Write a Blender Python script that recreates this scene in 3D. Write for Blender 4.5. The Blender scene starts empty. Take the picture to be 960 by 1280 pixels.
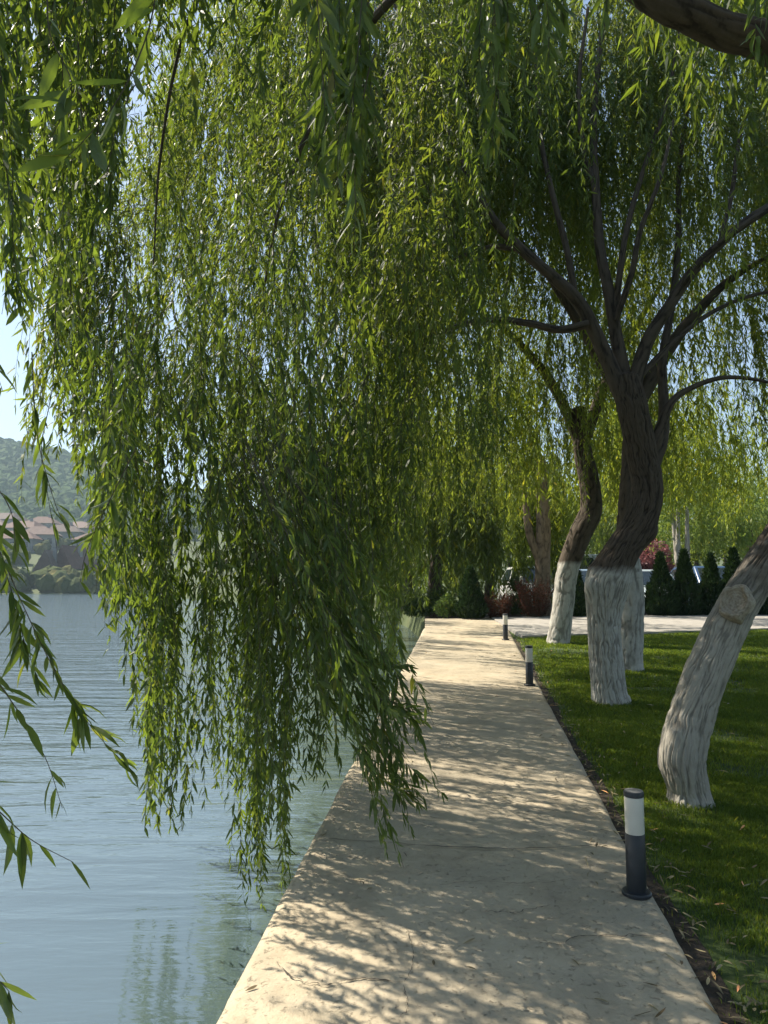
import bpy, bmesh, math, random
import numpy as np
from mathutils import Vector, Matrix

rng = np.random.default_rng(7)
random.seed(7)
SC = bpy.context.scene
COL = SC.collection

# ------------------------------------------------------------------ camera
F = 924.0
PITCH = math.atan(87.0 / F)
CZ = 1.65
SL = math.tan(math.radians(2.22))       # the promenade climbs gently away from the camera
FLAT = 19.0
ZW = -0.55                              # water level

def ray(px, py):
    rx, ry, rz = (px - 480.0) / F, 1.0, (640.0 - py) / F
    c, s = math.cos(PITCH), math.sin(PITCH)
    return rx, ry * c - rz * s, ry * s + rz * c

def U(px, py, Y):
    x, y, z = ray(px, py)
    return np.array([x / y * Y, Y, CZ + z / y * Y])

def gz(y):
    y = np.asarray(y, float)
    return SL * np.minimum(y, FLAT)

def G(px, py):
    x, y, z = ray(px, py)
    t = CZ / (SL * y - z)
    return np.array([x * t, y * t, CZ + z * t])

def GY(px, Y):
    x, y, z = ray(px, 727)
    return np.array([x / y * Y, Y, float(gz(Y))])

cam = bpy.data.cameras.new("camera")
cam.sensor_fit = 'VERTICAL'; cam.sensor_height = 36.0; cam.sensor_width = 27.0
cam.lens = 36.0 * F / 1280.0
cam.clip_start = 0.05; cam.clip_end = 5000
camo = bpy.data.objects.new("camera", cam); COL.objects.link(camo)
camo.location = (0, 0, CZ); camo.rotation_euler = (math.pi / 2 + PITCH, 0, 0)
SC.camera = camo

# ------------------------------------------------------------------ light
SUN_EL = math.radians(49)
sd = Vector((-0.85, 0.53, 0)).normalized()
SUNV = Vector((sd.x * math.cos(SUN_EL), sd.y * math.cos(SUN_EL), math.sin(SUN_EL)))
sun = bpy.data.lights.new("sun", 'SUN')
sun.energy = 5.0; sun.angle = math.radians(0.53); sun.color = (1.0, 0.92, 0.78)
suno = bpy.data.objects.new("sun", sun); COL.objects.link(suno)
suno.rotation_euler = SUNV.to_track_quat('Z', 'Y').to_euler()
suno.location = (-20, 20, 40)
W = bpy.data.worlds.new("World"); SC.world = W; W.use_nodes = True
nt = W.node_tree
bg = nt.nodes['Background']
sky = nt.nodes.new('ShaderNodeTexSky'); sky.sky_type = 'NISHITA'; sky.sun_disc = False
sky.sun_elevation = SUN_EL; sky.sun_rotation = math.atan2(sd.x, sd.y)
sky.air_density = 1.0; sky.dust_density = 0.9; sky.ozone_density = 1.0
nt.links.new(sky.outputs[0], bg.inputs[0]); bg.inputs[1].default_value = 0.082
SC.view_settings.view_transform = 'Standard'; SC.view_settings.look = 'None'
SC.view_settings.exposure = 1.12; SC.view_settings.gamma = 1.0
SC.view_settings.use_curve_mapping = False
try:
    cy = SC.cycles
    cy.max_bounces = 7; cy.diffuse_bounces = 4; cy.glossy_bounces = 3; cy.transmission_bounces = 4
    cy.volume_bounces = 0; cy.transparent_max_bounces = 4
    cy.use_denoising = True; cy.denoising_prefilter = 'ACCURATE'
    cy.caustics_reflective = False; cy.caustics_refractive = False
except Exception:
    pass

# ------------------------------------------------------------------ tagging helpers
def tag(o, label=None, cat=None, group=None, kind=None):
    if label: o['label'] = label
    if cat: o['category'] = cat
    if group: o['group'] = group
    if kind: o['kind'] = kind
    return o

def empty(name, loc, label, cat, group=None):
    o = bpy.data.objects.new(name, None); COL.objects.link(o)
    o.location = tuple(float(v) for v in loc); o.empty_display_size = 0.2
    return tag(o, label, cat, group)

def mesh_np(name, V, loops, sizes, mats, parent=None, smooth=False, midx=None, attr=None, origin=None):
    V = np.asarray(V, np.float32).reshape(-1, 3)
    if origin is not None:
        V = V - np.asarray(origin, np.float32)
    loops = np.asarray(loops, np.int32).ravel(); sizes = np.asarray(sizes, np.int32).ravel()
    me = bpy.data.meshes.new(name)
    me.vertices.add(len(V)); me.vertices.foreach_set('co', V.ravel())
    me.loops.add(len(loops)); me.loops.foreach_set('vertex_index', loops)
    me.polygons.add(len(sizes))
    starts = np.concatenate(([0], np.cumsum(sizes)[:-1])).astype(np.int32)
    me.polygons.foreach_set('loop_start', starts)
    if midx is not None: me.polygons.foreach_set('material_index', np.asarray(midx, np.int32))
    me.polygons.foreach_set('use_smooth', np.full(len(sizes), bool(smooth)))
    for m in mats: me.materials.append(m)
    if attr:
        for k, a in attr.items():
            at = me.attributes.new(k, 'FLOAT', 'POINT'); at.data.foreach_set('value', np.asarray(a, np.float32))
    me.update(calc_edges=True); me.validate()
    o = bpy.data.objects.new(name, me); COL.objects.link(o)
    if parent is not None: o.parent = parent
    if origin is not None and parent is None: o.location = tuple(float(v) for v in origin)
    return o

def grid_faces(nu, nv, wrap=False):
    """faces of a nv-rows x nu-columns vertex grid (index = row*nu+col)"""
    r = np.arange(nv - 1)[:, None]
    c = np.arange(nu if wrap else nu - 1)[None, :]
    c2 = (c + 1) % nu
    a = r * nu + c; b = r * nu + c2; d = (r + 1) * nu + c; e = (r + 1) * nu + c2
    f = np.stack([a, b, e, d], -1).reshape(-1, 4)
    return f.ravel(), np.full(len(f), 4)

def bm_obj(name, bm, mat, parent=None, smooth=False, bevel=0):
    if bevel:
        bmesh.ops.bevel(bm, geom=list(bm.edges), offset=bevel, segments=2, affect='EDGES', profile=0.6)
    bmesh.ops.recalc_face_normals(bm, faces=bm.faces)
    me = bpy.data.meshes.new(name); bm.to_mesh(me); bm.free()
    me.materials.append(mat)
    if smooth:
        for p in me.polygons: p.use_smooth = True
    o = bpy.data.objects.new(name, me); COL.objects.link(o)
    if parent is not None: o.parent = parent
    return o

def bm_box(bm, x0, x1, y0, y1, z0, z1):
    v = [bm.verts.new(p) for p in ((x0,y0,z0),(x1,y0,z0),(x1,y1,z0),(x0,y1,z0),(x0,y0,z1),(x1,y0,z1),(x1,y1,z1),(x0,y1,z1))]
    for f in ((0,3,2,1),(4,5,6,7),(0,1,5,4),(1,2,6,5),(2,3,7,6),(3,0,4,7)): bm.faces.new([v[i] for i in f])
    return v

def bm_poly(bm, pts):
    return bm.faces.new([bm.verts.new(p) for p in pts])

def lathe(prof, n=48):
    """prof: list of (r,z); closed with end caps"""
    bm = bmesh.new(); rows = []
    for r, z in prof:
        rows.append([bm.verts.new((r * math.cos(2*math.pi*i/n), r * math.sin(2*math.pi*i/n), z)) for i in range(n)])
    for a, b in zip(rows, rows[1:]):
        for i in range(n): bm.faces.new((a[i], a[(i+1) % n], b[(i+1) % n], b[i]))
    bm.faces.new(rows[0][::-1]); bm.faces.new(rows[-1])
    return bm

# ------------------------------------------------------------------ noise
def _hash(ix, iy, seed):
    h = (ix.astype(np.int64) * 374761393 + iy.astype(np.int64) * 668265263 + seed * 1274126177) & 0xffffffff
    h = ((h ^ (h >> 13)) * 1274126177) & 0xffffffff
    return ((h ^ (h >> 16)) & 0xffff) / 65535.0

def vn(u, v, seed=0, per=None):
    u = np.asarray(u, float); v = np.asarray(v, float)
    iu = np.floor(u); iv = np.floor(v); fu = u - iu; fv = v - iv
    fu = fu * fu * (3 - 2 * fu); fv = fv * fv * (3 - 2 * fv)
    i0, i1 = iu, iu + 1
    if per: i0 = np.mod(i0, per); i1 = np.mod(i1, per)
    a = _hash(i0, iv, seed); b = _hash(i1, iv, seed); c = _hash(i0, iv + 1, seed); d = _hash(i1, iv + 1, seed)
    return (a * (1 - fu) + b * fu) * (1 - fv) + (c * (1 - fu) + d * fu) * fv

def fbm(u, v, seed=0, oc=4):
    s = 0; a = 0.5; t = 0
    for k in range(oc):
        s = s + a * vn(u * 2**k, v * 2**k, seed + k); t += a; a *= 0.5
    return s / t

# ------------------------------------------------------------------ materials
def mat_new(name):
    m = bpy.data.materials.new(name); m.use_nodes = True
    n = m.node_tree.nodes; b = n['Principled BSDF']
    return m, n, m.node_tree.links, b

def N(n, t, **kw):
    x = n.new(t)
    for k, v in kw.items():
        if k.startswith('i_'):
            x.inputs[k[2:].replace('_', ' ')].default_value = v
        else: setattr(x, k, v)
    return x

def ramp(n, stops):
    r = n.new('ShaderNodeValToRGB'); e = r.color_ramp.elements
    while len(e) < len(stops): e.new(0.5)
    for i, (p, c) in enumerate(stops):
        e[i].position = p; e[i].color = (*c, 1) if len(c) == 3 else c
    return r

def mix(n, l, fac, a, b, blend='MIX'):
    m = n.new('ShaderNodeMix'); m.data_type = 'RGBA'; m.blend_type = blend
    for sock, val in ((0, fac), (6, a), (7, b)):
        if hasattr(val, 'is_output'): l.new(val, m.inputs[sock])
        elif sock == 0: m.inputs[0].default_value = val
        else: m.inputs[sock].default_value = (*val, 1)
    return m.outputs[2]

def mth(n, l, op, a, b=None, clamp=False):
    m = n.new('ShaderNodeMath'); m.operation = op; m.use_clamp = clamp
    for i, v in enumerate((a, b)):
        if v is None: continue
        if hasattr(v, 'is_output'): l.new(v, m.inputs[i])
        else: m.inputs[i].default_value = v
    return m.outputs[0]

def noise(n, l, scale, detail=4, rough=0.55, dist=0.0, vec=None, stretch=None):
    t = n.new('ShaderNodeTexNoise'); t.inputs['Scale'].default_value = scale
    t.inputs['Detail'].default_value = detail; t.inputs['Roughness'].default_value = rough
    t.inputs['Distortion'].default_value = dist
    if vec is None:
        g = n.new('ShaderNodeNewGeometry'); vec = g.outputs['Position']
    if stretch:
        mp = n.new('ShaderNodeMapping'); mp.inputs['Scale'].default_value = stretch
        l.new(vec, mp.inputs[0]); vec = mp.outputs[0]
    l.new(vec, t.inputs['Vector'])
    return t.outputs['Fac']

def bump(n, l, b, h, strength, dist):
    bp = n.new('ShaderNodeBump'); bp.inputs['Strength'].default_value = strength
    bp.inputs['Distance'].default_value = dist
    l.new(h, bp.inputs['Height']); l.new(bp.outputs[0], b.inputs['Normal'])
    return bp

def simple(name, col, rough=0.6, metal=0.0, var=0.15, scale=6.0, bmp=0.0, spec=0.5):
    m, n, l, b = mat_new(name)
    f = noise(n, l, scale, 5)
    c2 = tuple(c * (1 - var) for c in col); c1 = tuple(min(1, c * (1 + var)) for c in col)
    r = ramp(n, [(0.3, c2), (0.7, c1)]); l.new(f, r.inputs[0]); l.new(r.outputs[0], b.inputs['Base Color'])
    b.inputs['Roughness'].default_value = rough; b.inputs['Metallic'].default_value = metal
    b.inputs['Specular IOR Level'].default_value = spec
    if bmp: bump(n, l, b, noise(n, l, scale * 6, 6), bmp, 0.01)
    return m

def leaf_mat(name, dark, light, trans, tfac=0.45, under=None, rough=0.50, spec=0.26):
    m, n, l, b = mat_new(name)
    g = n.new('ShaderNodeNewGeometry')
    r = ramp(n, [(0.0, dark), (0.75, light), (0.955, tuple(min(1, c * 1.4) for c in light)), (0.975, (light[0] * 2.6, light[1] * 1.7, light[2] * 1.2)), (1.0, (light[0] * 3.0, light[1] * 1.5, light[2] * 1.2))])
    l.new(g.outputs['Random Per Island'], r.inputs[0])
    c = r.outputs[0]
    if under:
        c = mix(n, l, mth(n, l, 'MULTIPLY', g.outputs['Backfacing'], 0.8), c, under)
    l.new(c, b.inputs['Base Color']); b.inputs['Roughness'].default_value = rough
    b.inputs['Specular IOR Level'].default_value = spec
    t = n.new('ShaderNodeBsdfTranslucent')
    r2 = ramp(n, [(0.0, tuple(c * 0.7 for c in trans)), (0.9, trans), (1.0, (min(1, trans[0]*1.5), trans[1]*1.15, trans[2]))])
    l.new(g.outputs['Random Per Island'], r2.inputs[0]); l.new(r2.outputs[0], t.inputs[0])
    mx = n.new('ShaderNodeMixShader'); mx.inputs[0].default_value = tfac
    l.new(b.outputs[0], mx.inputs[1]); l.new(t.outputs[0], mx.inputs[2])
    l.new(mx.outputs[0], n['Material Output'].inputs[0])
    return m

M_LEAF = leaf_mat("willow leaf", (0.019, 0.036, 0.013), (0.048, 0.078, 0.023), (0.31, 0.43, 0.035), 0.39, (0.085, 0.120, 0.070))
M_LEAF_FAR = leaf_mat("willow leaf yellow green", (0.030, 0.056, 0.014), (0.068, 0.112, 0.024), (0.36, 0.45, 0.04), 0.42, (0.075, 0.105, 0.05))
M_LEAF_BRIGHT = leaf_mat("bright willow leaf", (0.09, 0.15, 0.03), (0.16, 0.24, 0.05), (0.40, 0.52, 0.09), 0.42, (0.14, 0.19, 0.08))  # lightened willow leaf; sunlight on the far trees is put into the colour
M_LEAF_MID = leaf_mat("sunlit willow leaf", (0.045, 0.078, 0.018), (0.095, 0.145, 0.028), (0.46, 0.55, 0.045), 0.48, (0.10, 0.13, 0.06))  # paler, yellower copy of the willow leaf with sunlight painted into its colour
M_THUJA = leaf_mat("arborvitae foliage", (0.012, 0.030, 0.012), (0.028, 0.060, 0.020), (0.05, 0.10, 0.02), 0.2)
M_GRASSY = leaf_mat("lawn blades", (0.044, 0.080, 0.018), (0.088, 0.142, 0.030), (0.32, 0.42, 0.035), 0.45, None, 0.5, 0.3)
M_DRYGRASS = leaf_mat("maroon shrub leaf", (0.055, 0.020, 0.012), (0.11, 0.042, 0.026), (0.16, 0.05, 0.02), 0.3)
M_PINK = leaf_mat("red leaf", (0.12, 0.045, 0.045), (0.20, 0.085, 0.085), (0.30, 0.12, 0.12), 0.35)
M_BUSH = leaf_mat("dense bush leaf", (0.030, 0.055, 0.018), (0.07, 0.11, 0.03), (0.15, 0.23, 0.03), 0.35)
M_LITTER = leaf_mat("fallen leaf", (0.12, 0.085, 0.045), (0.30, 0.25, 0.14), (0.2, 0.16, 0.06), 0.15)
M_TWIG = simple("twig bark", (0.060, 0.048, 0.026), 0.7)

def bark_mat(name, wash_z=None, wash_soft=0.06, dark=(0.020, 0.015, 0.011), mid=(0.075, 0.058, 0.043), wash=(0.50, 0.475, 0.42), wash_k=1.0):
    m, n, l, b = mat_new(name)
    at = N(n, 'ShaderNodeAttribute', attribute_name='ridge')
    g = n.new('ShaderNodeNewGeometry')
    big = noise(n, l, 5.0, 5)
    fine = noise(n, l, 55.0, 6, 0.65, stretch=(1, 1, 0.22))
    h = mth(n, l, 'ADD', at.outputs['Fac'], mth(n, l, 'MULTIPLY', mth(n, l, 'SUBTRACT', fine, 0.5), 0.75))
    r = ramp(n, [(0.25, dark), (0.55, mid), (0.95, tuple(c * 1.5 for c in mid))]); l.new(h, r.inputs[0])
    col = mix(n, l, mth(n, l, 'MULTIPLY', big, 0.5), r.outputs[0], tuple(c * 1.25 for c in mid))
    if wash_z is not None:
        sep = n.new('ShaderNodeSeparateXYZ'); l.new(g.outputs['Position'], sep.inputs[0])
        edge = mth(n, l, 'ADD', sep.outputs[2], mth(n, l, 'MULTIPLY', mth(n, l, 'SUBTRACT', noise(n, l, 9.0, 4), 0.5), wash_soft * 2.4))
        mr = n.new('ShaderNodeMapRange'); l.new(edge, mr.inputs[0])
        mr.inputs[1].default_value = wash_z - wash_soft; mr.inputs[2].default_value = wash_z + wash_soft
        mr.inputs[3].default_value = 1.0; mr.inputs[4].default_value = 0.0
        cover = n.new('ShaderNodeMapRange'); l.new(h, cover.inputs[0])
        cover.inputs[1].default_value = 0.30; cover.inputs[2].default_value = 0.72
        cover.inputs[3].default_value = 0.46; cover.inputs[4].default_value = 1.0 * wash_k
        patch = n.new('ShaderNodeMapRange'); l.new(noise(n, l, 14.0, 5, 0.6, stretch=(1, 1, 0.5)), patch.inputs[0])
        patch.inputs[1].default_value = 0.30; patch.inputs[2].default_value = 0.60
        patch.inputs[3].default_value = 0.80; patch.inputs[4].default_value = 1.0
        fac = mth(n, l, 'MULTIPLY', mth(n, l, 'MULTIPLY', mr.outputs[0], cover.outputs[0]), patch.outputs[0])
        wcol = mix(n, l, noise(n, l, 22.0, 4), tuple(c * 0.78 for c in wash), tuple(min(1, c * 1.12) for c in wash))
        col = mix(n, l, fac, col, wcol)
    l.new(col, b.inputs['Base Color']); b.inputs['Roughness'].default_value = 0.88
    b.inputs['Specular IOR Level'].default_value = 0.2
    bump(n, l, b, fine, 0.55, 0.006)
    return m

# ------------------------------------------------------------------ curves
def catmull(P, n):
    P = np.asarray(P, float)
    Q = np.vstack([2 * P[0] - P[1], P, 2 * P[-1] - P[-2]])
    seg = len(P) - 1
    t = np.linspace(0, seg, n); i = np.minimum(t.astype(int), seg - 1); f = (t - i)[:, None]
    p0, p1, p2, p3 = Q[i], Q[i+1], Q[i+2], Q[i+3]
    return 0.5 * ((2*p1) + (-p0+p2)*f + (2*p0-5*p1+4*p2-p3)*f**2 + (-p0+3*p1-3*p2+p3)*f**3)

def tube(P, n_len, n_ang, amp, seed=0, ridges=16, knots=()):
    """P rows x,y,z,r -> verts, faces, ridge attribute; vertical furrows displaced for real"""
    C = catmull(P, n_len); p = C[:, :3]; r = np.maximum(C[:, 3], 0.002)
    T = np.gradient(p, axis=0); T /= np.linalg.norm(T, axis=1)[:, None]
    ref = np.array([0.3, -1.0, 0.1]); X = np.zeros_like(p)
    x = ref - T[0] * (ref @ T[0]); x /= np.linalg.norm(x)
    for k in range(len(p)):
        x = x - T[k] * (x @ T[k]); x /= np.linalg.norm(x); X[k] = x
    B = np.cross(T, X)
    s = np.concatenate([[0], np.cumsum(np.linalg.norm(np.diff(p, axis=0), axis=1))])
    a = np.linspace(0, 2 * np.pi, n_ang, endpoint=False)
    AA, SS = np.meshgrid(a / (2 * np.pi), s)
    warp = 0.035 * (vn(AA * 6, SS * 3.0, seed + 9, 6) - 0.5) + 0.030 * (vn(AA * 16, SS * 11.0, seed + 19, 16) - 0.5)
    A2 = np.mod(AA + warp, 1.0)
    r1 = np.minimum(1, 2.4 * np.abs(2 * vn(A2 * ridges, SS * 4.5, seed, ridges) - 1))
    r2 = np.minimum(1, 2.0 * np.abs(2 * vn(A2 * ridges * 2, SS * 10.0, seed + 3, ridges * 2) - 1))
    r3 = vn(A2 * ridges * 4, SS * 38.0, seed + 5, ridges * 4)
    rd = 0.5 * r1 + 0.32 * r2 + 0.18 * r3
    rd = (rd - rd.min()) / (rd.max() - rd.min() + 1e-9)
    lump = fbm(AA * 4, SS * 2.2, seed + 31, 3)
    lump = 0.5 * (lump + fbm((1 - AA) * 4, SS * 2.2, seed + 31, 3))
    R = r[:, None] * (0.94 + 0.13 * lump) + amp * (rd - 0.5) * np.minimum(1, r[:, None] / 0.06)
    for (ks, ka, kr, kh) in knots:         # bulges: position along, angle, size, height
        d = np.mod(AA * 2 * np.pi - ka + np.pi, 2 * np.pi) - np.pi
        R = R + kh * np.exp(-((d * r[:, None]) ** 2 + (SS - ks) ** 2) / (2 * kr ** 2))
    V = p[:, None, :] + R[..., None] * (np.cos(a)[None, :, None] * X[:, None, :] + np.sin(a)[None, :, None] * B[:, None, :])
    L, S = grid_faces(n_ang, n_len, True)
    V = V.reshape(-1, 3)
    cap = np.array([p[-1] + T[-1] * r[-1] * 0.4]); iv = len(V)
    base = (n_len - 1) * n_ang
    tri = np.stack([base + np.arange(n_ang), base + (np.arange(n_ang) + 1) % n_ang, np.full(n_ang, iv)], -1)
    V = np.vstack([V, cap]); L = np.concatenate([L, tri.ravel()]); S = np.concatenate([S, np.full(n_ang, 3)])
    return V, L, S, np.concatenate([rd.ravel(), [0.5]])

# ------------------------------------------------------------------ willow strands
def norm(v):
    return v / (np.linalg.norm(v, axis=-1, keepdims=True) + 1e-9)

def strands(start, d0, L, K=22, bend=0.3, wander=0.10, pull=(0, 0, -1), tip=None):
    n = len(start); P = np.zeros((n, K, 3)); P[:, 0] = start
    d0 = norm(np.asarray(d0, float)); pull = np.asarray(pull, float)
    if pull.ndim == 1: pull = np.repeat(pull[None], n, 0)
    w = rng.normal(0, wander, (n, 3)); step = (np.asarray(L) / (K - 1))[:, None]
    for k in range(1, K):
        e = np.exp(-k * bend)
        w = 0.85 * w + rng.normal(0, wander * 0.5, (n, 3))
        d = norm(d0 * e + pull * (1 - e) + w)
        P[:, k] = P[:, k - 1] + d * step
    if tip is not None:
        P += (tip - P[:, -1])[:, None, :]
    return P

def leaves_on(P, L, spacing, ll, lw, skip=0.12, ang=36, angsd=15, droop=0.35):
    n, K, _ = P.shape
    cnt = np.maximum(2, (np.asarray(L) * (1 - skip) / spacing)).astype(int)
    idx = np.repeat(np.arange(n), cnt)
    tot = len(idx)
    t = skip + (1 - skip) * rng.random(tot)
    u = t * (K - 1); k = np.minimum(u.astype(int), K - 2); f = (u - k)[:, None]
    a = P[idx, k]; b = P[idx, k + 1]
    pos = a * (1 - f) + b * f; tan = norm(b - a)
    r = rng.normal(size=(tot, 3)); per = norm(r - tan * (r * tan).sum(1, keepdims=True))
    an = np.radians(rng.normal(ang, angsd, tot))[:, None]
    ax = tan * np.cos(an) + per * np.sin(an)
    ax[:, 2] -= droop * rng.random(tot); ax = norm(ax)
    nr = np.array([0, 0, 1.0]) + rng.normal(0, 0.8, (tot, 3)) + per * 0.8
    nr = norm(nr - ax * (nr * ax).sum(1, keepdims=True))
    sc = (0.48 + 0.68 * rng.random(tot) ** 0.8) * np.where(t > 0.93, 0.7, 1.0)
    return pos, ax, nr, ll * sc, lw * sc * (0.8 + 0.4 * rng.random(tot))

T0 = np.array([(0,0,0),(.18,.36,.03),(.18,0,0),(.18,-.36,.03),(.42,.5,.03),(.42,0,-.005),(.42,-.5,.03),(.70,.37,-.03),(.70,0,-.055),(.70,-.37,-.03),(1,0,-.17)])
F0 = [(0,2,1),(0,3,2),(1,2,5,4),(2,3,6,5),(4,5,8,7),(5,6,9,8),(7,8,10),(8,9,10)]
T1 = np.array([(0,0,0),(.34,.5,.05),(.34,-.5,.05),(.72,.34,-.02),(.72,-.34,-.02),(1,0,-.13)])
F1 = [(0,2,1),(1,2,4,3),(3,4,5)]
T2 = np.array([(0,0,0),(.42,-.5,.02),(1,0,-.06),(.42,.5,.02)])
F2 = [(0,1,2,3)]

class Geo:
    def __init__(s): s.V = []; s.L = []; s.S = []; s.M = []; s.n = 0
    def add(s, V, L, S, mi):
        s.V.append(V); s.L.append(np.asarray(L) + s.n); s.S.append(S); s.M.append(np.full(len(S), mi)); s.n += len(V)
    def leaves(s, data, lod=1, mi=0):
        pos, ax, nr, ll, lw = data
        T, Fc = ((T0, F0), (T1, F1), (T2, F2))[lod]
        sd_ = np.cross(nr, ax); n = len(pos); m = len(T)
        curl = rng.uniform(-0.4, 1.6, n)
        V = (pos[:, None] + ax[:, None] * (T[None, :, 0, None] * ll[:, None, None])
             + sd_[:, None] * (T[None, :, 1, None] * lw[:, None, None])
             + nr[:, None] * (T[None, :, 2, None] * (ll * curl)[:, None, None]))
        fl = np.concatenate([np.array(f) for f in Fc]); fs = np.array([len(f) for f in Fc])
        L = (np.arange(n)[:, None] * m + fl[None]).ravel(); S = np.tile(fs, n)
        s.add(V.reshape(-1, 3), L, S, mi)
    def twigs(s, P, r0, r1, mi=1, every=1):
        P = P[:, ::every] if every > 1 else P
        n, K, _ = P.shape
        T = norm(np.gradient(P, axis=1)); X = norm(np.cross(T, np.array([0.31, 0.9, 0.27]))); B = np.cross(T, X)
        r = np.linspace(r0, r1, K)[None, :, None, None]
        a = np.arange(3) * 2 * np.pi / 3
        V = P[:, :, None] + r * (np.cos(a)[None, None, :, None] * X[:, :, None] + np.sin(a)[None, None, :, None] * B[:, :, None])
        L1, S1 = grid_faces(3, K, True)
        L = (np.arange(n)[:, None] * (K * 3) + L1[None]).ravel()
        s.add(V.reshape(-1, 3), L, np.tile(S1, n), mi)
    def obj(s, name, mats, parent=None, origin=None, smooth=False):
        return mesh_np(name, np.vstack(s.V), np.concatenate(s.L), np.concatenate(s.S), mats, parent, smooth, np.concatenate(s.M), None, origin)

def tree_root(name, base, label, cat='tree', group=None):
    return empty(name, base, label, cat, group)

def part_tube(name, root, P, n_len, n_ang, amp, mat, seed=0, ridges=16, knots=()):
    V, L, S, rd = tube(P, n_len, n_ang, amp, seed, ridges, knots)
    o = mesh_np(name, V - np.array(root.location)[None], L, S, [mat], root, True, None, {'ridge': rd})
    return o

def P4(pts):
    """(px,py,Y,r) rows -> x,y,z,r"""
    return [np.append(U(a, b, Y), r) for a, b, Y, r in pts]

# ================================================================== SETTING
A = G(268, 1280); B = G(530, 785); C_ = G(905, 1280); D = G(640, 795)
dl = (B - A) / (B[1] - A[1]); dr = (D - C_) / (D[1] - C_[1])
def pathL(y): return A[0] + dl[0] * (y - A[1])
def pathR(y): return C_[0] + dr[0] * (y - C_[1])
YEND = B[1]

def bank(y):      # lake edge
    return np.interp(y, [-900, -60, -3, YEND, 22, 30, 38, 60, 95, 132, 900], [-40, -8, pathL(-3) - .0, pathL(YEND) + .05, 1.0, 0.7, 0.3, -6, -26, -40, -40])

# big ground sheet with lake bed, far shore, town slope and hill
def nonuni(a, b, near0, near1, fine, grow=1.12):
    out = [near0]
    while out[-1] < near1: out.append(out[-1] + fine)
    st = fine
    while out[-1] < b: st = min(st * grow, 14); out.append(out[-1] + st)
    lo = [near0]; st = fine
    while lo[-1] > a: st = min(st * grow, 14); lo.append(lo[-1] - st)
    return np.array(lo[1:][::-1] + out)
gx = nonuni(-880, 880, -4, 8, 0.5); gy = nonuni(-300, 880, 0, 44, 0.6)
XX, YY = np.meshgrid(gx, gy)
shore = 137 + 6 * (fbm(XX / 30, YY * 0 + 3.3, 5) - 0.5)
d1 = XX - bank(YY) - 0.15
land_r = gz(YY) - 0.06 - np.clip((YY - 19) / 4, 0, 1) * 0.16 + 0.25 * (fbm(XX / 15, YY / 15, 11) - 0.5) * np.clip((YY - 32) / 10, 0, 1)
d2 = YY - shore
crest = 96 + np.clip(-270 - XX, -190, 500) * 0.32
hillp = np.interp(d2, [-5, 0, 8, 25, 60, 110, 150], [-0.8, -0.35, 1.2, 3.2, 8.5, 19, 28])
up = np.clip((d2 - 110) / 270, 0, 1); up = up * up * (3 - 2 * up)
hillp = np.where(d2 > 110, 19 + (crest - 19) * up - np.clip(d2 - 390, 0, 500) * 0.12, hillp)
hillp = hillp + (fbm(XX / 60, YY / 60, 21) - 0.5) * np.clip(d2 / 120, 0, 1) * 22
s1 = np.clip(d1 / 0.9, 0, 1); s1 = s1 * s1 * (3 - 2 * s1)
Zl = ZW - 1.6 + (land_r - (ZW - 1.6)) * s1
Zs = np.where(d2 > -5, np.maximum(hillp, ZW - 1.6), ZW - 1.6)
wfar = np.clip((d2 + 20) / 40, 0, 1)
ZZ = np.maximum(Zl * (1 - wfar) + np.maximum(Zs, Zl) * wfar, Zs)

def groundz(x, y):
    i = np.clip(np.searchsorted(gx, x) - 1, 0, len(gx) - 2); j = np.clip(np.searchsorted(gy, y) - 1, 0, len(gy) - 2)
    fx = (x - gx[i]) / (gx[i+1] - gx[i]); fy = (y - gy[j]) / (gy[j+1] - gy[j])
    return (ZZ[j, i] * (1-fx) + ZZ[j, i+1] * fx) * (1-fy) + (ZZ[j+1, i] * (1-fx) + ZZ[j+1, i+1] * fx) * fy

m, n, l, b = mat_new("earth and grass")
r = ramp(n, [(0.3, (0.05, 0.07, 0.022)), (0.55, (0.075, 0.095, 0.03)), (0.75, (0.075, 0.070, 0.035))])
l.new(noise(n, l, 0.35, 8, 0.6), r.inputs[0]); l.new(r.outputs[0], b.inputs['Base Color'])
b.inputs['Roughness'].default_value = 0.95; bump(n, l, b, noise(n, l, 3, 8), 0.6, 0.08)
L_, S_ = grid_faces(len(gx), len(gy))
tag(mesh_np('ground', np.stack([XX, YY, ZZ], -1).reshape(-1, 3), L_, S_, [m], None, True), kind='structure')

# water
m, n, l, b = mat_new("lake water")
g = n.new('ShaderNodeNewGeometry')
big = noise(n, l, 0.22, 3, 0.5, stretch=(0.6, 1, 1))
rp = ramp(n, [(0.35, (0.058, 0.088, 0.092)), (0.7, (0.072, 0.102, 0.106))]); l.new(big, rp.inputs[0])
l.new(rp.outputs[0], b.inputs['Base Color'])
b.inputs['Roughness'].default_value = 0.04; b.inputs['IOR'].default_value = 2.4
sep = n.new('ShaderNodeSeparateXYZ'); l.new(g.outputs['Position'], sep.inputs[0])
cr = n.new('ShaderNodeMapRange'); l.new(sep.outputs[1], cr.inputs[0])   # calmer close to the wall, choppier out on the lake
cr.inputs[1].default_value = 4.5; cr.inputs[2].default_value = 16; cr.inputs[3].default_value = 0.22; cr.inputs[4].default_value = 1.5
w1 = noise(n, l, 1.0, 3, 0.5, 0.4, stretch=(0.9, 4.2, 1)); w2 = noise(n, l, 1.0, 3, 0.55, 0.6, stretch=(3.2, 11, 1))
w3 = noise(n, l, 1.0, 2, 0.5, 0.2, stretch=(0.30, 1.5, 1))
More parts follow.
